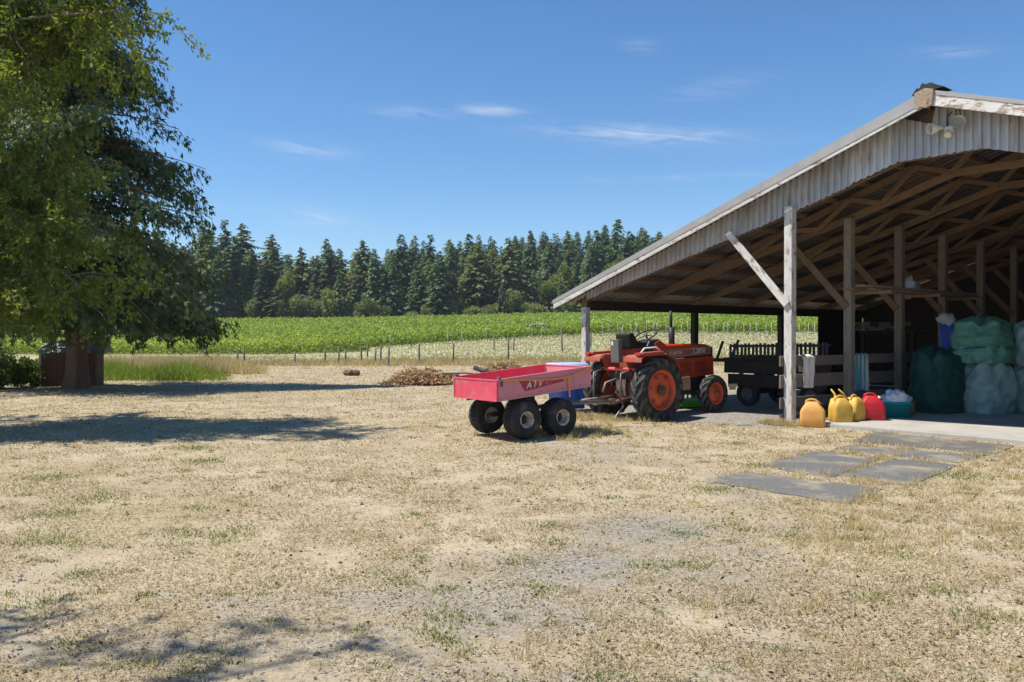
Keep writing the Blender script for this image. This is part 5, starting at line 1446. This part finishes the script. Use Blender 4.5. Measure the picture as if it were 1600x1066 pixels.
keep = lawn_ok(x, y) & (rng.random(n) < np.clip(1.15 - 1.05 * gm_, .06, 1) * sstep(.28, .52, cl))
x, y, gm_, cl = x[keep], y[keep], gm_[keep], cl[keep]; n = len(x)
ln = rng.uniform(.008, .030, n) * (1 + .03 * y) * (.5 + cl); a = rng.uniform(0, 2 * np.pi, n); tilt = rng.beta(1.3, 2.6, n) * 1.2 + .05
D = np.stack([np.cos(a) * np.cos(tilt), np.sin(a) * np.cos(tilt), np.sin(tilt)], -1); w = np.maximum(.0028, .00075 * y) * rng.uniform(.7, 1.5, n)
B = np.stack([x, y, gz_near(x, y) + rng.uniform(0, .012, n)], -1); S_ = unit(np.stack([-np.sin(a), np.cos(a), rng.normal(0, .4, n)], -1))
V = np.stack([B - S_ * w[:, None], B + S_ * w[:, None], B + D * ln[:, None]], 1)
tint = np.clip(.52 + .9 * (fbm(x + 9, y, .9, 3) - .5) + rng.normal(0, .3, n), 0, 1)
o = link_mesh('dry_grass', quads('dry_grass', V, tint, L_STRAW)); tag(o, 'short dry straw coloured grass over the whole yard', 'grass', kind='stuff')

# taller straw tufts: round the paving, posts and trailer wheels
cs = []
for q in PAVES:
    P = [gp(*p) for p in q]
    for i in range(4):
        L = (P[(i + 1) % 4] - P[i]).length
        for k in range(int(L / .10)):
            if random.random() < .8: c = P[i].lerp(P[(i + 1) % 4], random.random()); cs.append((c.x + random.gauss(0, .05), c.y + random.gauss(0, .06), random.uniform(.25, 1.0)))
for k in range(60): p = BW_(random.gauss(-.05, .22), random.gauss(-.28, .1)); cs.append((p.x, p.y, random.uniform(.5, 1.3)))
for k in range(120): p = tr.location + Vector((random.gauss(1.35, .5), random.gauss(.75, .45), 0)); cs.append((p.x, p.y, random.uniform(.3, 1.1)))
for k in range(150): p = torg + Vector((random.gauss(-.55, .4), random.gauss(-.25, .45), 0)); cs.append((p.x, p.y, random.uniform(.4, 1.2)))
for k in range(340):
    yy = 3.5 * (22 / 3.5) ** random.random(); cs.append((random.uniform(-.05, .7) * yy if random.random() < .7 else random.uniform(-.7, .7) * yy, yy, random.uniform(.15, .7)))
for k in range(220): p = gp(random.uniform(1240, 1600), random.uniform(690, 860)); cs.append((p.x, p.y, random.uniform(.2, .9)))
cs = np.array(cs); ok = lawn_ok(cs[:, 0], cs[:, 1]); cs = cs[ok]
k = np.repeat(np.arange(len(cs)), 34); n = len(k)
x = cs[k, 0] + rng.normal(0, .035, n); y = cs[k, 1] + rng.normal(0, .035, n); h = cs[k, 2] * rng.uniform(.03, .13, n)
V = blades(n, x, y, h, np.maximum(.003, .0005 * y) * rng.uniform(.7, 1.4, n) * 1.6, 1.0, z=gz_near(x, y))
o = link_mesh('straw_tufts', quads('straw_tufts', V, np.clip(rng.normal(.5, .25, n), 0, 1), L_TALL)); tag(o, 'straw tufts along paving edges, wheels and posts', 'grass', kind='stuff')

# green tufts
cs = [(gp(px, py), s_) for px, py, s_ in ((703, 962, 1.6), (135, 896, 1.2), (75, 935, 1.3), (630, 904, .9), (118, 1003, 1.1), (320, 1034, 1.2), (865, 845, 1.1), (810, 878, 1.0), (1015, 884, 1.2), (1070, 834, .9), (1345, 841, 1.0), (1400, 866, 1.2), (1370, 935, 1.2), (1495, 742, 2.2), (1115, 766, 1.6), (1150, 693, 1.0), (1185, 727, 1.3), (860, 823, 1.1), (690, 918, .9), (945, 1060, 1.0), (690, 995, .8), (1075, 883, 1.3), (1540, 965, 1.3), (88, 800, 1.6), (70, 840, 1.8), (150, 778, 1.8), (300, 700, 1.5), (75, 745, 1.5), (320, 720, 1.4), (280, 830, 1.3), (350, 834, 1.4), (1475, 925, 1.1), (950, 778, .9), (1230, 838, .9))]
for k in range(230):
    yy = 3.4 * (17 / 3.4) ** random.random(); cs.append((Vector((random.uniform(-.66, .66) * yy, yy, 0)), random.uniform(.2, .75)))
cx_ = np.array([c[0].x for c in cs]); cy_ = np.array([c[0].y for c in cs]); cs_ = np.array([c[1] for c in cs])
ok = lawn_ok(cx_, cy_); cx_, cy_, cs_ = cx_[ok], cy_[ok], cs_[ok]
k = np.repeat(np.arange(len(cx_)), (np.where(cs_ > .78, 150, 80) * cs_ ** 1.3 + 22).astype(int)); n = len(k)
x = cx_[k] + rng.normal(0, .062, n) * cs_[k] * (1 + .07 * cy_[k]); y = cy_[k] + rng.normal(0, .05, n) * cs_[k] * (1 + .07 * cy_[k])
V = blades(n, x, y, rng.uniform(.008, .030, n) * (.7 + .4 * cs_[k]), np.maximum(.005, .0009 * y) * rng.uniform(.8, 1.6, n), 1.6, z=gz_near(x, y))
o = link_mesh('green_tufts', quads('green_tufts', V, np.clip(rng.normal(.5, .3, n), 0, 1), L_WEED)); tag(o, 'small green tufts dotted over the dry lawn', 'grass', kind='stuff')

# loose stones
n = 26000
y = 2.8 * (18 / 2.8) ** rng.random(n); x = rng.uniform(-.72, .72, n) * y
s_, t_ = barn_st(x, y)
keep = (rng.random(n) < gravel_mask(x, y) * .9 + .05) & ~((t_ > -.13) & (s_ > .03)); 
for p in pave_polys: keep &= ~inside(p, x, y)
x, y = x[keep], y[keep]; n = len(x)
sz = rng.lognormal(-5.35, .42, n) * (1 + .03 * y); B = np.stack([x, y, gz_near(x, y) + sz * .25], -1)
oc = np.array([[1, 0, 0], [0, 1, 0], [-1, 0, 0], [0, -1, 0], [0, 0, .75], [0, 0, -.6]], float)
vv = oc[None] * sz[:, None, None] * rng.uniform(.6, 1.3, (n, 6, 1)); a = rng.uniform(0, 6.28, n); ca, sa = np.cos(a), np.sin(a)
vv = np.stack([vv[..., 0] * ca[:, None] - vv[..., 1] * sa[:, None], vv[..., 0] * sa[:, None] + vv[..., 1] * ca[:, None], vv[..., 2]], -1) + B[:, None]
tri = np.array([[0, 1, 4], [1, 2, 4], [2, 3, 4], [3, 0, 4], [1, 0, 5], [2, 1, 5], [3, 2, 5], [0, 3, 5]])
V = vv[:, tri].reshape(-1, 3, 3)
o = link_mesh('loose_stones', quads('loose_stones', V, np.repeat(np.clip(rng.normal(.45, .28, n), 0, 1), 8), leafmat('stones', (.08, .075, .068), (.36, .34, .31), 0.0, .9, .2, 0))); tag(o, 'small grey stones scattered through the worn grass', 'gravel', kind='stuff')

# dark crumbs, fallen leaves and bits of twig
n = 9500
y = 2.8 * (24 / 2.8) ** rng.random(n); x = rng.uniform(-.72, .72, n) * y
keep = lawn_ok(x, y) & (rng.random(n) < sstep(.35, .7, fbm(x + 70, y, .8, 3)) + .08); x, y = x[keep], y[keep]; n = len(x)
P = np.stack([x, y, gz_near(x, y) + rng.uniform(.004, .016, n)], -1)
q = leaf_quads(P, rdir(n, .25), rng.uniform(.010, .034, n) * (1 + .03 * y), rng.uniform(.006, .016, n) * (1 + .04 * y), .15)
o = link_mesh('leaf_litter', quads('leaf_litter', q, np.clip(rng.beta(1.2, 2.2, n), 0, 1), leafmat('litter', (.075, .05, .03), (.36, .26, .15), .1, .9, .1, 0))); tag(o, 'dark crumbs and fallen leaves strewn over the lawn', 'leaf litter', kind='stuff')

# ------------------------------------------------------------------ thin summer haze
hz = MB(); hz.box(-1000, 1000, -330, 1600, -1.5, 64)
hm = NT('haze_air'); hv = hm.new('ShaderNodeVolumePrincipled')
hv.inputs['Color'].default_value = (.80, .88, 1.0, 1); hv.inputs['Density'].default_value = .00022
hm.l.new(hv.outputs[0], hm.out.inputs['Volume'])
o = hz.build('haze', hm.m); tag(o, 'thin pale summer haze over the whole valley', 'haze', kind='stuff')
